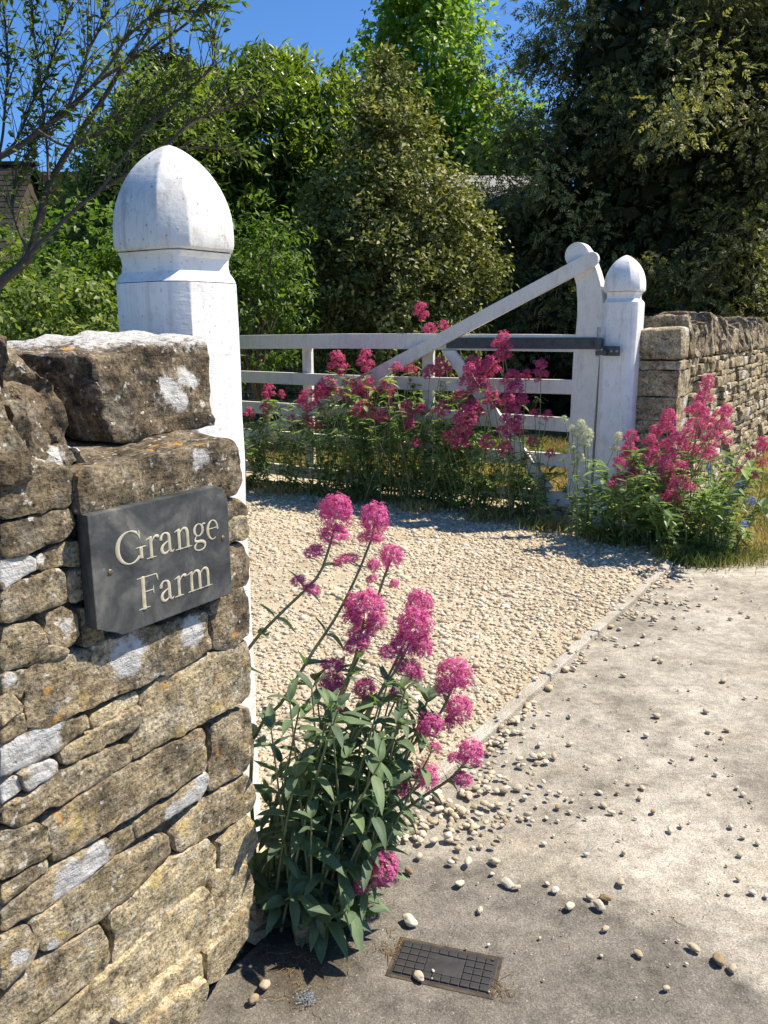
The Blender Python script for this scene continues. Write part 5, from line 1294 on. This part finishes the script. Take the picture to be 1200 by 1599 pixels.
# ------------------------------------------------------------------ grass of the verge
rs = np.random.RandomState(31)
def grass(name, label, region, n_, hr, mat, seed):
    rs_ = np.random.RandomState(seed); P_ = region(rs_, n_); m_ = len(P_)
    a = rs_.uniform(0, 6.28, m_); h = rs_.uniform(*hr, m_); le = rs_.normal(0, 0.45, m_) * h; w = rs_.uniform(0.002, 0.004, m_)
    A = np.stack([np.cos(a), np.sin(a), 0 * a], 1); Bq = np.stack([-np.sin(a), np.cos(a), 0 * a], 1)
    V = np.stack([P_ - A * w[:, None], P_ + A * w[:, None], P_ + A * w[:, None] * 0.6 + Bq * (le * 0.35)[:, None] + np.array([0, 0, 1]) * (h * 0.6)[:, None], P_ + Bq * le[:, None] + np.array([0, 0, 1]) * h[:, None]], 1)
    F = np.array([[0, 1, 2, 3]])[None] + (np.arange(m_) * 4)[:, None, None]
    nz = np.array([mnoise.noise((p[0] * 2.2, p[1] * 2.2, 1)) for p in P_]); v = np.clip(0.66 + nz * 0.9 + rs_.normal(0, 0.18, m_), 0, 1)
    ac = Acc(); ac.add(V.reshape(-1, 3), F.reshape(-1, 4), np.repeat(v, 4))
    return tag(link(name, ac.mesh(name), None, mat), label, 'grass', kind='stuff')
GRASS = leaf_material('grass_blades', (0.09, 0.14, 0.035), (0.22, 0.21, 0.075), (0.50, 0.37, 0.18), 0.3, 0.6, 0.2)
def verge_region(rs_, n_):
    P_ = np.stack([rs_.uniform(1.7, 5.5, n_), rs_.uniform(4.7, 10.5, n_), np.full(n_, 0.006)], 1)
    q_ = (P_[:, :2] - np.array(WB[:2])) @ np.array(N[:2]); s_ = (P_[:, :2] - np.array(WB[:2])) @ np.array(D[:2])
    edge = np.interp(s_, [-3.7, -3.0, -2.2, 0, 4], [1.2, 1.05, 1.0, 1.1, 1.2])
    wob = np.array([mnoise.noise((p[0] * 4, p[1] * 4, 9)) for p in P_]) * 0.10
    return P_[(q_ > 0.0) & (q_ < edge + wob) & (s_ > -3.55)]
grass('verge_grass', 'short patchy green and straw grass of the verge below the far wall', verge_region, 90000, (0.02, 0.055), GRASS, 5)
def tuft_region(rs_, n_):
    c = np.array([(2.0, 4.90), (1.86, 4.92), (1.95, 4.88), (1.52, 5.35), (1.15, 5.75), (0.8, 6.05), (0.3, 6.4), (-0.3, 6.75), (-0.9, 7.15), (-1.3, 7.4)])[rs_.randint(0, 10, n_)]
    return np.concatenate([c + rs_.normal(0, 0.10, (n_, 2)), np.full((n_, 1), 0.006)], 1)
grass('edge_grass', 'rough grass growing at the foot of the valerian plants', tuft_region, 6000, (0.03, 0.09), GRASS, 6)
def lawn_region(rs_, n_):
    P_ = np.stack([rs_.uniform(-3.0, 2.2, n_), rs_.uniform(6.8, 10.2, n_), np.full(n_, -0.01)], 1)
    q_ = (P_[:, :2] - np.array(G0[:2])) @ np.array(D[:2]); return P_[q_ > 0.35]
grass('lawn_grass', 'garden grass behind the open gate', lawn_region, 30000, (0.04, 0.12), GRASS, 7)

# ------------------------------------------------------------------ trees
def leaf_quads(acc, P_, T, Nn, L, W, rs_, val=None):
    """folded diamond leaves"""
    n_ = len(P_); T = unit(T); S = unit(np.cross(Nn, T)); Z = np.cross(T, S)
    L = L[:, None]; W = W[:, None]
    V = np.stack([P_, P_ + T * L * 0.42 + S * W * 0.5 + Z * W * 0.12, P_ + T * L - Z * L * 0.10, P_ + T * L * 0.42 - S * W * 0.5 + Z * W * 0.12], 1)
    b = (np.arange(n_) * 4)[:, None, None]; F = (np.array([[0, 1, 2], [0, 2, 3]])[None] + b).reshape(-1, 3)
    acc.add(V.reshape(-1, 3), F, np.repeat(rs_.uniform(0, 1, n_) if val is None else val, 4))

def crown(ells, nclump, nleaf, clump_r, L, seed, aspect=0.5, lump=0.35, inner=0.25, upright=0.6, droop=0.2, front=None):
    """leaf clumps spread through uneven ellipsoids; returns mesh accumulator and clump centres"""
    rs_ = np.random.RandomState(seed); acc = Acc(); cents = []
    vol = np.array([r[0] * r[1] * r[2] for c, r in ells]) ** 0.67; vol /= vol.sum()
    for (c, r), v in zip(ells, vol):
        k = max(6, int(nclump * v)); d = unit(rs_.normal(0, 1, (k, 3)))
        if front is not None: d[:, 1] = np.where((d[:, 1] > 0.3) & (rs_.uniform(0, 1, k) < front), -d[:, 1], d[:, 1])
        rad = np.where(rs_.uniform(0, 1, k) < inner, rs_.uniform(0.35, 0.8, k), rs_.uniform(0.82, 1.02, k))
        nz = np.array([mnoise.noise((q_[0] * 1.7 + seed, q_[1] * 1.7, q_[2] * 1.7)) for q_ in d])
        cc = np.array(c) + d * np.array(r) * (rad * (1 + lump * nz))[:, None]
        for p, dd in zip(cc, d):
            if p[2] < 0.15: continue
            cents.append(p); m_ = int(nleaf * rs_.uniform(0.5, 1.5)); cr = clump_r * rs_.uniform(0.6, 1.5)
            g_ = rs_.normal(0, 0.5, (m_, 3)) * np.array([cr, cr, cr * 0.6]); Q = p + g_
            Nn = unit(dd * 0.5 + np.array([0, 0, upright]) + rs_.normal(0, 0.55, (m_, 3))); T = unit(np.cross(Nn, rs_.normal(0, 1, (m_, 3)))) + dd * 0.4 + np.array([0, 0, -droop])
            l = L * rs_.uniform(0.6, 1.25, m_); val = np.clip(rs_.uniform(0, 1, m_) * 0.7 + rs_.normal(0.15, 0.15), 0, 1)
            leaf_quads(acc, Q, T, Nn, l, l * aspect * rs_.uniform(0.8, 1.2, m_), rs_, val)
    return acc, np.array(cents)

def limbs(base, cents, trunk_r, trunk_h, seed, nl=26, lean=(0, 0)):
    rs_ = np.random.RandomState(seed); acc = Acc(); b = np.array(base, dtype=float); top = b + np.array([lean[0], lean[1], trunk_h])
    tr = resample([b, b * 0.5 + top * 0.5 + rs_.normal(0, 0.05, 3), top], 10); V, F = tube_arrays(tr, np.linspace(trunk_r, trunk_r * 0.55, 10), 9); acc.add(V, F)
    for i in rs_.choice(len(cents), min(nl, len(cents)), replace=False):
        p = cents[i]; s = Vector(b + (top - b) * rs_.uniform(0.45, 1.0)); mid = (Vector(p) + s) / 2 + Vector((0, 0, 0.12 * (Vector(p) - s).length))
        pts = resample([s, mid, Vector(p)], 9); V, F = tube_arrays(pts, np.linspace(trunk_r * 0.42, 0.006, 9), 6); acc.add(V, F)
    return acc

def tree(name, label, base, ells, nclump, nleaf, clump_r, L, mat, seed, trunk_r=0.12, trunk_h=1.6, cat='tree', group=None, nl=30, **kw):
    o = empty(name, base, 0, label, cat, group); b = np.array(base)
    a, cents = crown([(np.array(c) - b, r) for c, r in ells], nclump, nleaf, clump_r, L, seed, **kw)
    cr_ = link('crown', a.mesh('crown'), o, mat); link('trunk', limbs((0, 0, 0), cents, trunk_r, trunk_h, seed + 1, nl).mesh('trunk', True), o, BARK)
    return o

L_MAPLE = leaf_material('maple_leaf', (0.12, 0.20, 0.032), (0.21, 0.33, 0.055), (0.34, 0.43, 0.10), 0.52)
L_LAUREL = leaf_material('laurel_leaf', (0.048, 0.085, 0.016), (0.14, 0.205, 0.030), (0.38, 0.43, 0.07), 0.45, 0.32, 0.5)
L_HOLLY = leaf_material('variegated_holly_leaf', (0.045, 0.065, 0.020), (0.17, 0.18, 0.052), (0.58, 0.55, 0.22), 0.28, 0.48, 0.2)
L_ELDER = leaf_material('elder_leaf', (0.060, 0.115, 0.020), (0.13, 0.21, 0.036), (0.23, 0.30, 0.07), 0.48)
L_SHRUB = leaf_material('shrub_leaf', (0.060, 0.105, 0.022), (0.15, 0.21, 0.042), (0.30, 0.345, 0.09), 0.46)
L_CHERRY = leaf_material('cherry_leaf', (0.060, 0.10, 0.024), (0.12, 0.18, 0.038), (0.22, 0.27, 0.08), 0.45)
L_CYPRESS = leaf_material('cypress_spray', (0.026, 0.034, 0.013), (0.145, 0.150, 0.054), (0.48, 0.45, 0.18), 0.32, 0.6, 0.2)
L_CEDAR = leaf_material('cedar_spray', (0.022, 0.032, 0.012), (0.055, 0.075, 0.025), (0.11, 0.13, 0.04), 0.2, 0.6, 0.2)

tree('maple_tree', 'tall bright green maple rising behind the golden holly', (1.0, 21.0, 0), [((0.95, 21, 6.6), (1.7, 1.6, 2.9)), ((0.1, 21, 5.0), (1.5, 1.3, 1.7)), ((2.2, 21, 4.6), (1.8, 1.4, 2.2)), ((1.0, 21, 8.4), (1.1, 1.1, 1.9)), ((2.6, 20.6, 3.0), (1.6, 1.3, 1.4)), ((2.5, 20.6, 5.0), (1.1, 1.1, 1.3))],
     1100, 36, 0.34, 0.145, L_MAPLE, 3, 0.16, 4.5, aspect=0.85, lump=0.45, droop=0.5)
tree('laurel_tree', 'dense dark laurel with sunlit top left of the holly', (-1.9, 14.6, 0), [((-1.75, 14.4, 3.7), (1.25, 1.2, 1.85)), ((-0.85, 14.5, 3.6), (1.0, 1.0, 1.75)), ((-2.7, 14.3, 3.5), (1.1, 1.1, 1.8)), ((-1.6, 14.4, 1.8), (2.0, 1.2, 1.6))],
     1900, 34, 0.25, 0.165, L_LAUREL, 8, 0.14, 2.0, aspect=0.34, upright=0.7, droop=-0.5, lump=0.28)
tree('bay_tree', 'yellow-green leafy tree behind the tall gate post', (-4.0, 13.2, 0), [((-3.4, 13.2, 3.4), (1.0, 1.0, 1.6)), ((-4.2, 13.0, 2.3), (0.9, 0.8, 1.4)), ((-2.9, 13.3, 4.0), (0.75, 0.7, 0.9)), ((-3.9, 13.0, 3.4), (0.6, 0.6, 0.9))],
     760, 34, 0.25, 0.12, L_SHRUB, 12, 0.12, 2.2, aspect=0.36, upright=0.6, droop=-0.3)
tree('holly_tree', 'conical golden variegated holly behind the gate', (0.09, 10.65, 0), [((-1.0, 10.6, 1.75), (0.5, 0.5, 0.75)), ((0.95, 10.6, 2.2), (0.5, 0.5, 0.7)), ((-0.55, 10.5, 2.7), (0.4, 0.4, 0.5)), ((0.085, 10.6, 1.485), (1.23, 1.018, 1.187)), ((0.127, 10.6, 2.333), (1.102, 0.933, 1.018)), ((0.085, 10.6, 3.181), (0.721, 0.678, 0.848)), ((0.085, 10.6, 3.902), (0.356, 0.356, 0.636)), ((0.102, 10.6, 4.368), (0.127, 0.127, 0.297))],
     1500, 38, 0.16, 0.070, L_HOLLY, 17, 0.10, 2.6, aspect=0.55, lump=0.5, upright=0.5, droop=0.0, nl=20)
tree('elder_bush', 'light green elder bush right of the tall gate post', (-1.35, 9.2, 0), [((-1.35, 9.2, 1.7), (0.55, 0.5, 0.85)), ((-1.15, 9.2, 2.15), (0.36, 0.35, 0.5)), ((-1.8, 9.2, 2.0), (0.5, 0.45, 0.7))],
     260, 26, 0.13, 0.075, L_ELDER, 23, 0.05, 1.0, 'bush', aspect=0.42, droop=0.4)
tree('shrub', 'dark leafy shrub filling the gap behind the near wall', (-2.7, 7.0, 0), [((-2.35, 7.0, 1.45), (0.75, 0.6, 0.95)), ((-3.3, 7.1, 1.1), (0.9, 0.7, 0.9)), ((-1.9, 7.2, 1.5), (0.6, 0.5, 0.8))],
     620, 30, 0.14, 0.07, L_ELDER, 27, 0.06, 1.0, 'shrub', aspect=0.5, droop=0.4)
tree('bramble_bush', 'sunlit leafy bush low at the left picture edge', (-2.6, 5.6, 0), [((-2.55, 5.6, 1.35), (0.55, 0.4, 0.6)), ((-2.1, 5.8, 1.3), (0.4, 0.35, 0.5))],
     240, 28, 0.11, 0.055, L_SHRUB, 29, 0.04, 0.7, 'bush', aspect=0.6, droop=0.4)
# clipped hedge closing the garden behind everything
hedge = [((x, 18.5 + 0.6 * math.sin(x), 1.6), (1.1, 0.8, 1.9)) for x in np.arange(-9, 12, 1.5)]
tree('garden_hedge', 'dark hedge closing the garden behind the trees', (0, 18.5, 0), hedge, 900, 26, 0.3, 0.12, L_LAUREL, 33, 0.1, 1.0, 'hedge', aspect=0.5, lump=0.2)

# drooping conifers built of flat sprays
def spray_template(n_side=9, seed=0):
    rs_ = np.random.RandomState(seed); V = []; F = []
    def blade(p, d, l, w):
        d = d / np.linalg.norm(d); s = np.array([-d[1], d[0], 0]); k = len(V)
        V.extend([p - s * w * 0.3, p + d * l * 0.45 + s * w * 0.5 * 1.0 + np.array([0, 0, 0.02]), p + d * l, p + d * l * 0.45 - s * w * 0.5]); F.extend([(k, k + 1, k + 2), (k, k + 2, k + 3)])
    blade(np.zeros(3), np.array([1.0, 0, 0]), 1.0, 0.06)
    for i in range(n_side):
        t = 0.06 + 0.86 * i / n_side; l = 0.42 * (1 - t * 0.75) * rs_.uniform(0.75, 1.2)
        for sg in (1, -1): blade(np.array([t, 0, 0]), np.array([1.0, sg * 0.95, rs_.uniform(-0.25, 0.1)]), l, 0.14)
    V = np.array(V); V[:, 2] -= 0.30 * V[:, 0] ** 2
    return V, np.array(F)
SPR = [spray_template(3, i) for i in range(3)]
def place_sprays(acc, P_, T, Nn, L, val, k):
    V0, F0 = SPR[k]; n_ = len(P_); T = unit(T); Y = unit(np.cross(Nn, T)); Z = np.cross(T, Y)
    V = P_[:, None, :] + L[:, None, None] * (V0[None, :, 0:1] * T[:, None] + V0[None, :, 1:2] * Y[:, None] + V0[None, :, 2:3] * Z[:, None])
    F = (F0[None] + (np.arange(n_) * len(V0))[:, None, None]).reshape(-1, 3)
    acc.add(V.reshape(-1, 3), F, np.clip(np.repeat(val, len(V0)) + np.tile(0.30 * (V0[:, 0] - 0.6), n_), 0, 1))

def conifer(name, label, base, height, rfun, zmin, nb, per, size, mat, seed, ang=(0, 6.28), bough=0.45, pend=0.9, gold=0.5, rough=0.2):
    rs_ = np.random.RandomState(seed); o = empty(name, base, 0, label, 'tree'); acc = Acc()
    u = rs_.uniform(0, 1, nb); z = zmin + (height - zmin) * (1 - np.sqrt(1 - u * 0.97)); th = rs_.uniform(ang[0], ang[1], nb)
    lim = Acc()
    for i in range(nb):
        rr_ = rfun(z[i]) * (1 + rough * mnoise.noise((math.cos(th[i]) * 4.0, math.sin(th[i]) * 4.0, z[i] * 1.1 + seed)) + rs_.normal(0, 0.085))
        if rs_.uniform() < 0.36: rr_ *= rs_.uniform(0.40, 0.85)
        od = np.array([math.cos(th[i]), math.sin(th[i]), 0]); tip = od * rr_ + np.array([0, 0, z[i]]); tang = np.array([-od[1], od[0], 0])
        b_ = bough * rs_.uniform(0.6, 1.5); m_ = int(per * rs_.uniform(0.6, 1.4))
        # a bough ends in a full tuft: sprays fan out of it, tips nodding
        d = unit(rs_.normal(0, 1, (m_, 3)) + od[None] * 0.75 + np.array([0, 0, 0.35])[None])
        Q = tip[None] + d * np.array([0.75, 0.75, 0.55])[None] * (b_ * rs_.uniform(0.15, 0.85, m_))[:, None] + np.array([0, 0, -1])[None] * (0.35 * pend * b_ * rs_.uniform(0, 1, m_) ** 2)[:, None]
        T = d + np.array([0, 0, -0.55 * pend])[None] + rs_.normal(0, 0.25, (m_, 3)); Nn = np.cross(T, rs_.normal(0, 1, (m_, 3))) + d * 0.6
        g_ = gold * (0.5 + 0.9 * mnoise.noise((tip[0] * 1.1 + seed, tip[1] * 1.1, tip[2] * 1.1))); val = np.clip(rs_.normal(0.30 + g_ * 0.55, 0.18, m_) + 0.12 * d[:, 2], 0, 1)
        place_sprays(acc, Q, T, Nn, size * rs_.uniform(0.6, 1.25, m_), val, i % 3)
        if i % 5 == 0:
            st = np.array([0, 0, z[i] - 0.1 * rr_]); V, F = tube_arrays([tuple(v) for v in resample([st, (st + tip) / 2 + np.array([0, 0, 0.1 * rr_]), tip - od * 0.3 * b_], 6)], np.linspace(0.035, 0.008, 6), 5); lim.add(V, F)
    # older growth close to the stem keeps the tree opaque
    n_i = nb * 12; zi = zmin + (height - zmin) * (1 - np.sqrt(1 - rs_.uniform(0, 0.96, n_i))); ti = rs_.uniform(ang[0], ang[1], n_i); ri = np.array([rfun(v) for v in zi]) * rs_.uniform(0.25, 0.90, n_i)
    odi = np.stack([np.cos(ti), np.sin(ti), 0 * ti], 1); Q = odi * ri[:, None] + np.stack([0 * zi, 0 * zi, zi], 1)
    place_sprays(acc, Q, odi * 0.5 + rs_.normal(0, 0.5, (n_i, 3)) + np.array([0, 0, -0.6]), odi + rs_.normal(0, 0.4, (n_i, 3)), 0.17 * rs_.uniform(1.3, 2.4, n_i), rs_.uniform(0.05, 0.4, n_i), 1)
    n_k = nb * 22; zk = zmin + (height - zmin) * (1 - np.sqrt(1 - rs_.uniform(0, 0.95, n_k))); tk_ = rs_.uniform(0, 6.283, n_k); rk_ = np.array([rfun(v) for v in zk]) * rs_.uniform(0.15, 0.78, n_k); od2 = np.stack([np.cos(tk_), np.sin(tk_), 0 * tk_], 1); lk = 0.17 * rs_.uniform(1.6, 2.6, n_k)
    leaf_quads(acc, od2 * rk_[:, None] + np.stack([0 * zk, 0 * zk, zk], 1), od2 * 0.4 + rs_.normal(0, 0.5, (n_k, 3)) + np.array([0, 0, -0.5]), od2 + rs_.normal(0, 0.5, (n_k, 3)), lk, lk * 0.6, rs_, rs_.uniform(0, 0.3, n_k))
    V, F = tube_arrays([(0, 0, -0.1), (0.02, 0, height * 0.4), (0, 0.03, height * 0.97)], [height * 0.028, height * 0.018, 0.02], 9); lim.add(V, F)
    link('crown', acc.mesh('crown'), o, mat); link('trunk', lim.mesh('trunk', True), o, BARK)
    return o
conifer('cypress_tree', 'huge dark drooping cypress towering over the far wall', (5.1, 14.5, 0), 11.3, lambda z: max(0.1, 3.85 * (1 - (max(z - 0.2, 0) / 11.0) ** 1.45)), 0.02, 640, 98, 0.155, L_CYPRESS, 5, (R(150), R(378)), 0.80, 1.2, 1.15, 0.26)
conifer('cedar_tree', 'dark drooping conifer against the sky at upper left', (-4.35, 19.0, 0), 8.2, lambda z: max(0.08, 2.5 * (1 - z / 8.3) ** 0.9), 2.0, 230, 22, 0.40, L_CEDAR, 9, (0, 6.28), 0.55, 1.2, 0.3)

# slender cherry whose boughs cross the upper left sky
ch = empty('cherry_tree', (-2.25, 3.95, 0), 0, 'slender open-branched tree whose twigs cross the sky at left', 'tree'); cb = Vector((-2.25, 3.95, 0))
rs = np.random.RandomState(41); acct = Acc(); accl = Acc()
V, F = tube_arrays([tuple(p) for p in resample([(0, 0, -0.1), (0.03, 0.02, 0.7), (0.12, 0.03, 1.2), Vector(TREE_LIMBS[0][0]) - cb], 12)], np.linspace(0.045, 0.027, 12), 10); acct.add(V, F)
V, F = tube_arrays([tuple(p) for p in resample([(0.06, 0.02, 1.0), (0.12, 0.03, 1.6), Vector(TREE_LIMBS[1][0]) - cb], 10)], np.linspace(0.028, 0.0165, 10), 8); acct.add(V, F)
PP, TT = [], []
for li, lb in enumerate(TREE_LIMBS):
    path = resample([Vector(p) - cb for p in lb], 26); r0 = (0.027, 0.016, 0.010)[li] if li < 3 else 0.0065
    path = [p + Vector(mnoise.noise_vector(p * 5)) * 0.012 for p in path]
    V, F = tube_arrays([tuple(p) for p in path], np.linspace(r0, 0.004, 26), 7); acct.add(V, F)
    for i in range(5, 26):
        for k in range(3):
            if rs.uniform() < 0.15: continue
            t = (path[min(i + 1, 25)] - path[i - 1]).normalized(); l = rs.uniform(0.12, 0.42) * (1.1 - i / 40)
            d = Vector(t) * 0.7 + Vector((rs.normal(0, 0.5), rs.normal(0, 0.5), rs.normal(0.45, 0.4))); d.normalize(); q0 = path[i]
            tw = resample([q0, q0 + d * l * 0.5 + Vector((0, 0, 0.01)), q0 + d * l + Vector((0, 0, -0.02 * l))], 8)
            V, F = tube_arrays([tuple(p) for p in tw], np.linspace(0.0026, 0.0010, 8), 4); acct.add(V, F)
            for j in (1, 2, 3, 4, 5, 6, 7, 4, 6):
                if rs.uniform() < (0.45 if li in (2, 7, 8) else 0.58):
                    PP.append(tuple(tw[j])); TT.append((d.x + rs.normal(0, 0.6), d.y + rs.normal(0, 0.6), d.z * 0.4 + rs.normal(-0.25, 0.4)))
PP = np.array(PP); TT = np.array(TT); m_ = len(PP); Nn = np.stack([rs.normal(0, 0.5, m_), rs.normal(0, 0.5, m_), np.ones(m_)], 1)
l = rs.uniform(0.024, 0.056, m_)
leaf_quads(accl, PP, TT, Nn, l, l * 0.48, rs)
link('branches', acct.mesh('branches', True), ch, TWIG); tag(link('crown', accl.mesh('crown'), ch, L_CHERRY), kind='stuff')

# ------------------------------------------------------------------ buildings glimpsed between the trees
ROOFST = plain('stone_slates', (0.034, 0.031, 0.027), 0.9, 0, 0.2, 0.5, 6, 0.02)
HOUSEW = plain('house_stone', (0.085, 0.07, 0.05), 0.9, 0, 0.2, 0.4, 7, 0.02)
TERRA = plain('terracotta', (0.42, 0.18, 0.10), 0.85, 0, 0.2, 0.3, 9, 0.01)
FELT = plain('grey_roof_felt', (0.30, 0.30, 0.29), 0.85, 0, 0.2, 0.25, 6, 0.01)
house = empty('stone_house', (-10.6, 21.5, 0), 0, 'stone house with dark slate roof behind the left tree', 'house')
box_part('wall', house, HOUSEW, -3.0, 2.05, -2.0, 2.0, 0, 3.35, 0.02)
bm = bmesh.new()
for sx in (-3.0, 2.045):
    pass
vs = [bm.verts.new(v) for v in ((2.05, -1.98, 3.3), (2.05, 1.98, 3.3), (2.05, 0, 5.2), (-3.0, -1.98, 3.3), (-3.0, 1.98, 3.3), (-3.0, 0, 5.2))]
for f in ((0, 1, 2), (5, 4, 3), (0, 3, 4, 1), (0, 2, 5, 3), (1, 4, 5, 2)): bm.faces.new([vs[i] for i in f])
link('gable', bm_mesh('gable', bm), house, HOUSEW)
roof = empty('roof', (0, 0, 0)); roof.parent = house
rh = random.Random(6); slate_me = {}
for sgn in (-1, 1):
    ncourse = 15; ln = math.hypot(2.25, 2.13); bm = bmesh.new()
    for c in range(ncourse):
        x = -3.15 - rh.uniform(0, 0.2); t0 = c / ncourse
        while x < 2.2:
            w = rh.uniform(0.18, 0.38); x1 = min(x + w, 2.25)
            y0, z0 = sgn * (2.25 - 2.25 * t0), 3.17 + 2.13 * t0; y1, z1 = sgn * (2.25 - 2.25 * (t0 + 1.25 / ncourse)), 3.17 + 2.13 * (t0 + 1.25 / ncourse)
            k = rh.uniform(0.02, 0.035)
            q_ = [bm.verts.new(v) for v in ((x + .006, y0, z0 + k), (x1 - .006, y0, z0 + k), (x1 - .006, y1, z1 + .004), (x + .006, y1, z1 + .004), (x + .006, y0, z0), (x1 - .006, y0, z0), (x1 - .006, y1, z1 - .02), (x + .006, y1, z1 - .02))]
            for f in ((0, 1, 2, 3), (4, 7, 6, 5), (0, 4, 5, 1), (1, 5, 6, 2), (3, 2, 6, 7), (0, 3, 7, 4)): bm.faces.new([q_[i] for i in f])
            x += w
    o = link('slates', bm_mesh('slates', bm), house, ROOFST); tag(o, kind='stuff')
bpy.data.objects.remove(roof, do_unlink=True)
x = -3.1
while x < 2.2:
    box_part('ridge_tile', house, ROOFST, x, x + 0.44, -0.11, 0.11, 5.29, 5.39, 0.03); x += 0.45
box_part('window', house, SLATE, 0.2, 1.1, -2.03, -1.99, 1.2, 2.3, 0.01)
annex = empty('tiled_outbuilding', (-7.7, 23.2, 0), 0, 'low outbuilding with an orange tiled roof behind the left tree', 'outbuilding')
box_part('wall', annex, HOUSEW, -1.1, 0.9, -1.0, 1.0, 0, 4.5, 0.02)
bm = bmesh.new(); prism(bm, [(-1.2, 4.52), (1.0, 4.52), (0.9, 5.25), (-1.1, 5.25)], -1.15, 1.15); link('roof', bm_mesh('roof', bm), annex, TERRA)
shed = empty('garden_shed', (1.9, 16.2, 0), R(8), 'shed with pale grey roof glimpsed between holly and cypress', 'shed')
box_part('wall', shed, plain('dark_boards', (0.06, 0.05, 0.04), 0.8), -1.3, 1.3, -1.0, 1.0, 0, 3.30, 0.02)
bm = bmesh.new()
for sgn in (-1, 1):
    m4 = Matrix.Translation((0, 0, 4.10)) @ Matrix.Rotation(sgn * R(-31), 4, 'X')
    add_box(bm, -1.45, 1.45, min(0.004 * sgn, sgn * 1.35), max(0.004 * sgn, sgn * 1.35), -0.05, 0.0, 0.006, m4)
link('roof', bm_mesh('roof', bm), shed, FELT)
bm = bmesh.new(); vs = [bm.verts.new(v) for v in ((1.28, -0.98, 3.3), (1.28, 0.98, 3.3), (1.28, 0, 3.98), (-1.28, -0.98, 3.3), (-1.28, 0.98, 3.3), (-1.28, 0, 3.98))]
for f in ((0, 1, 2), (5, 4, 3), (0, 3, 4, 1), (0, 2, 5, 3), (1, 4, 5, 2)): bm.faces.new([vs[i] for i in f])
link('gable', bm_mesh('gable', bm), shed, HOUSEW)
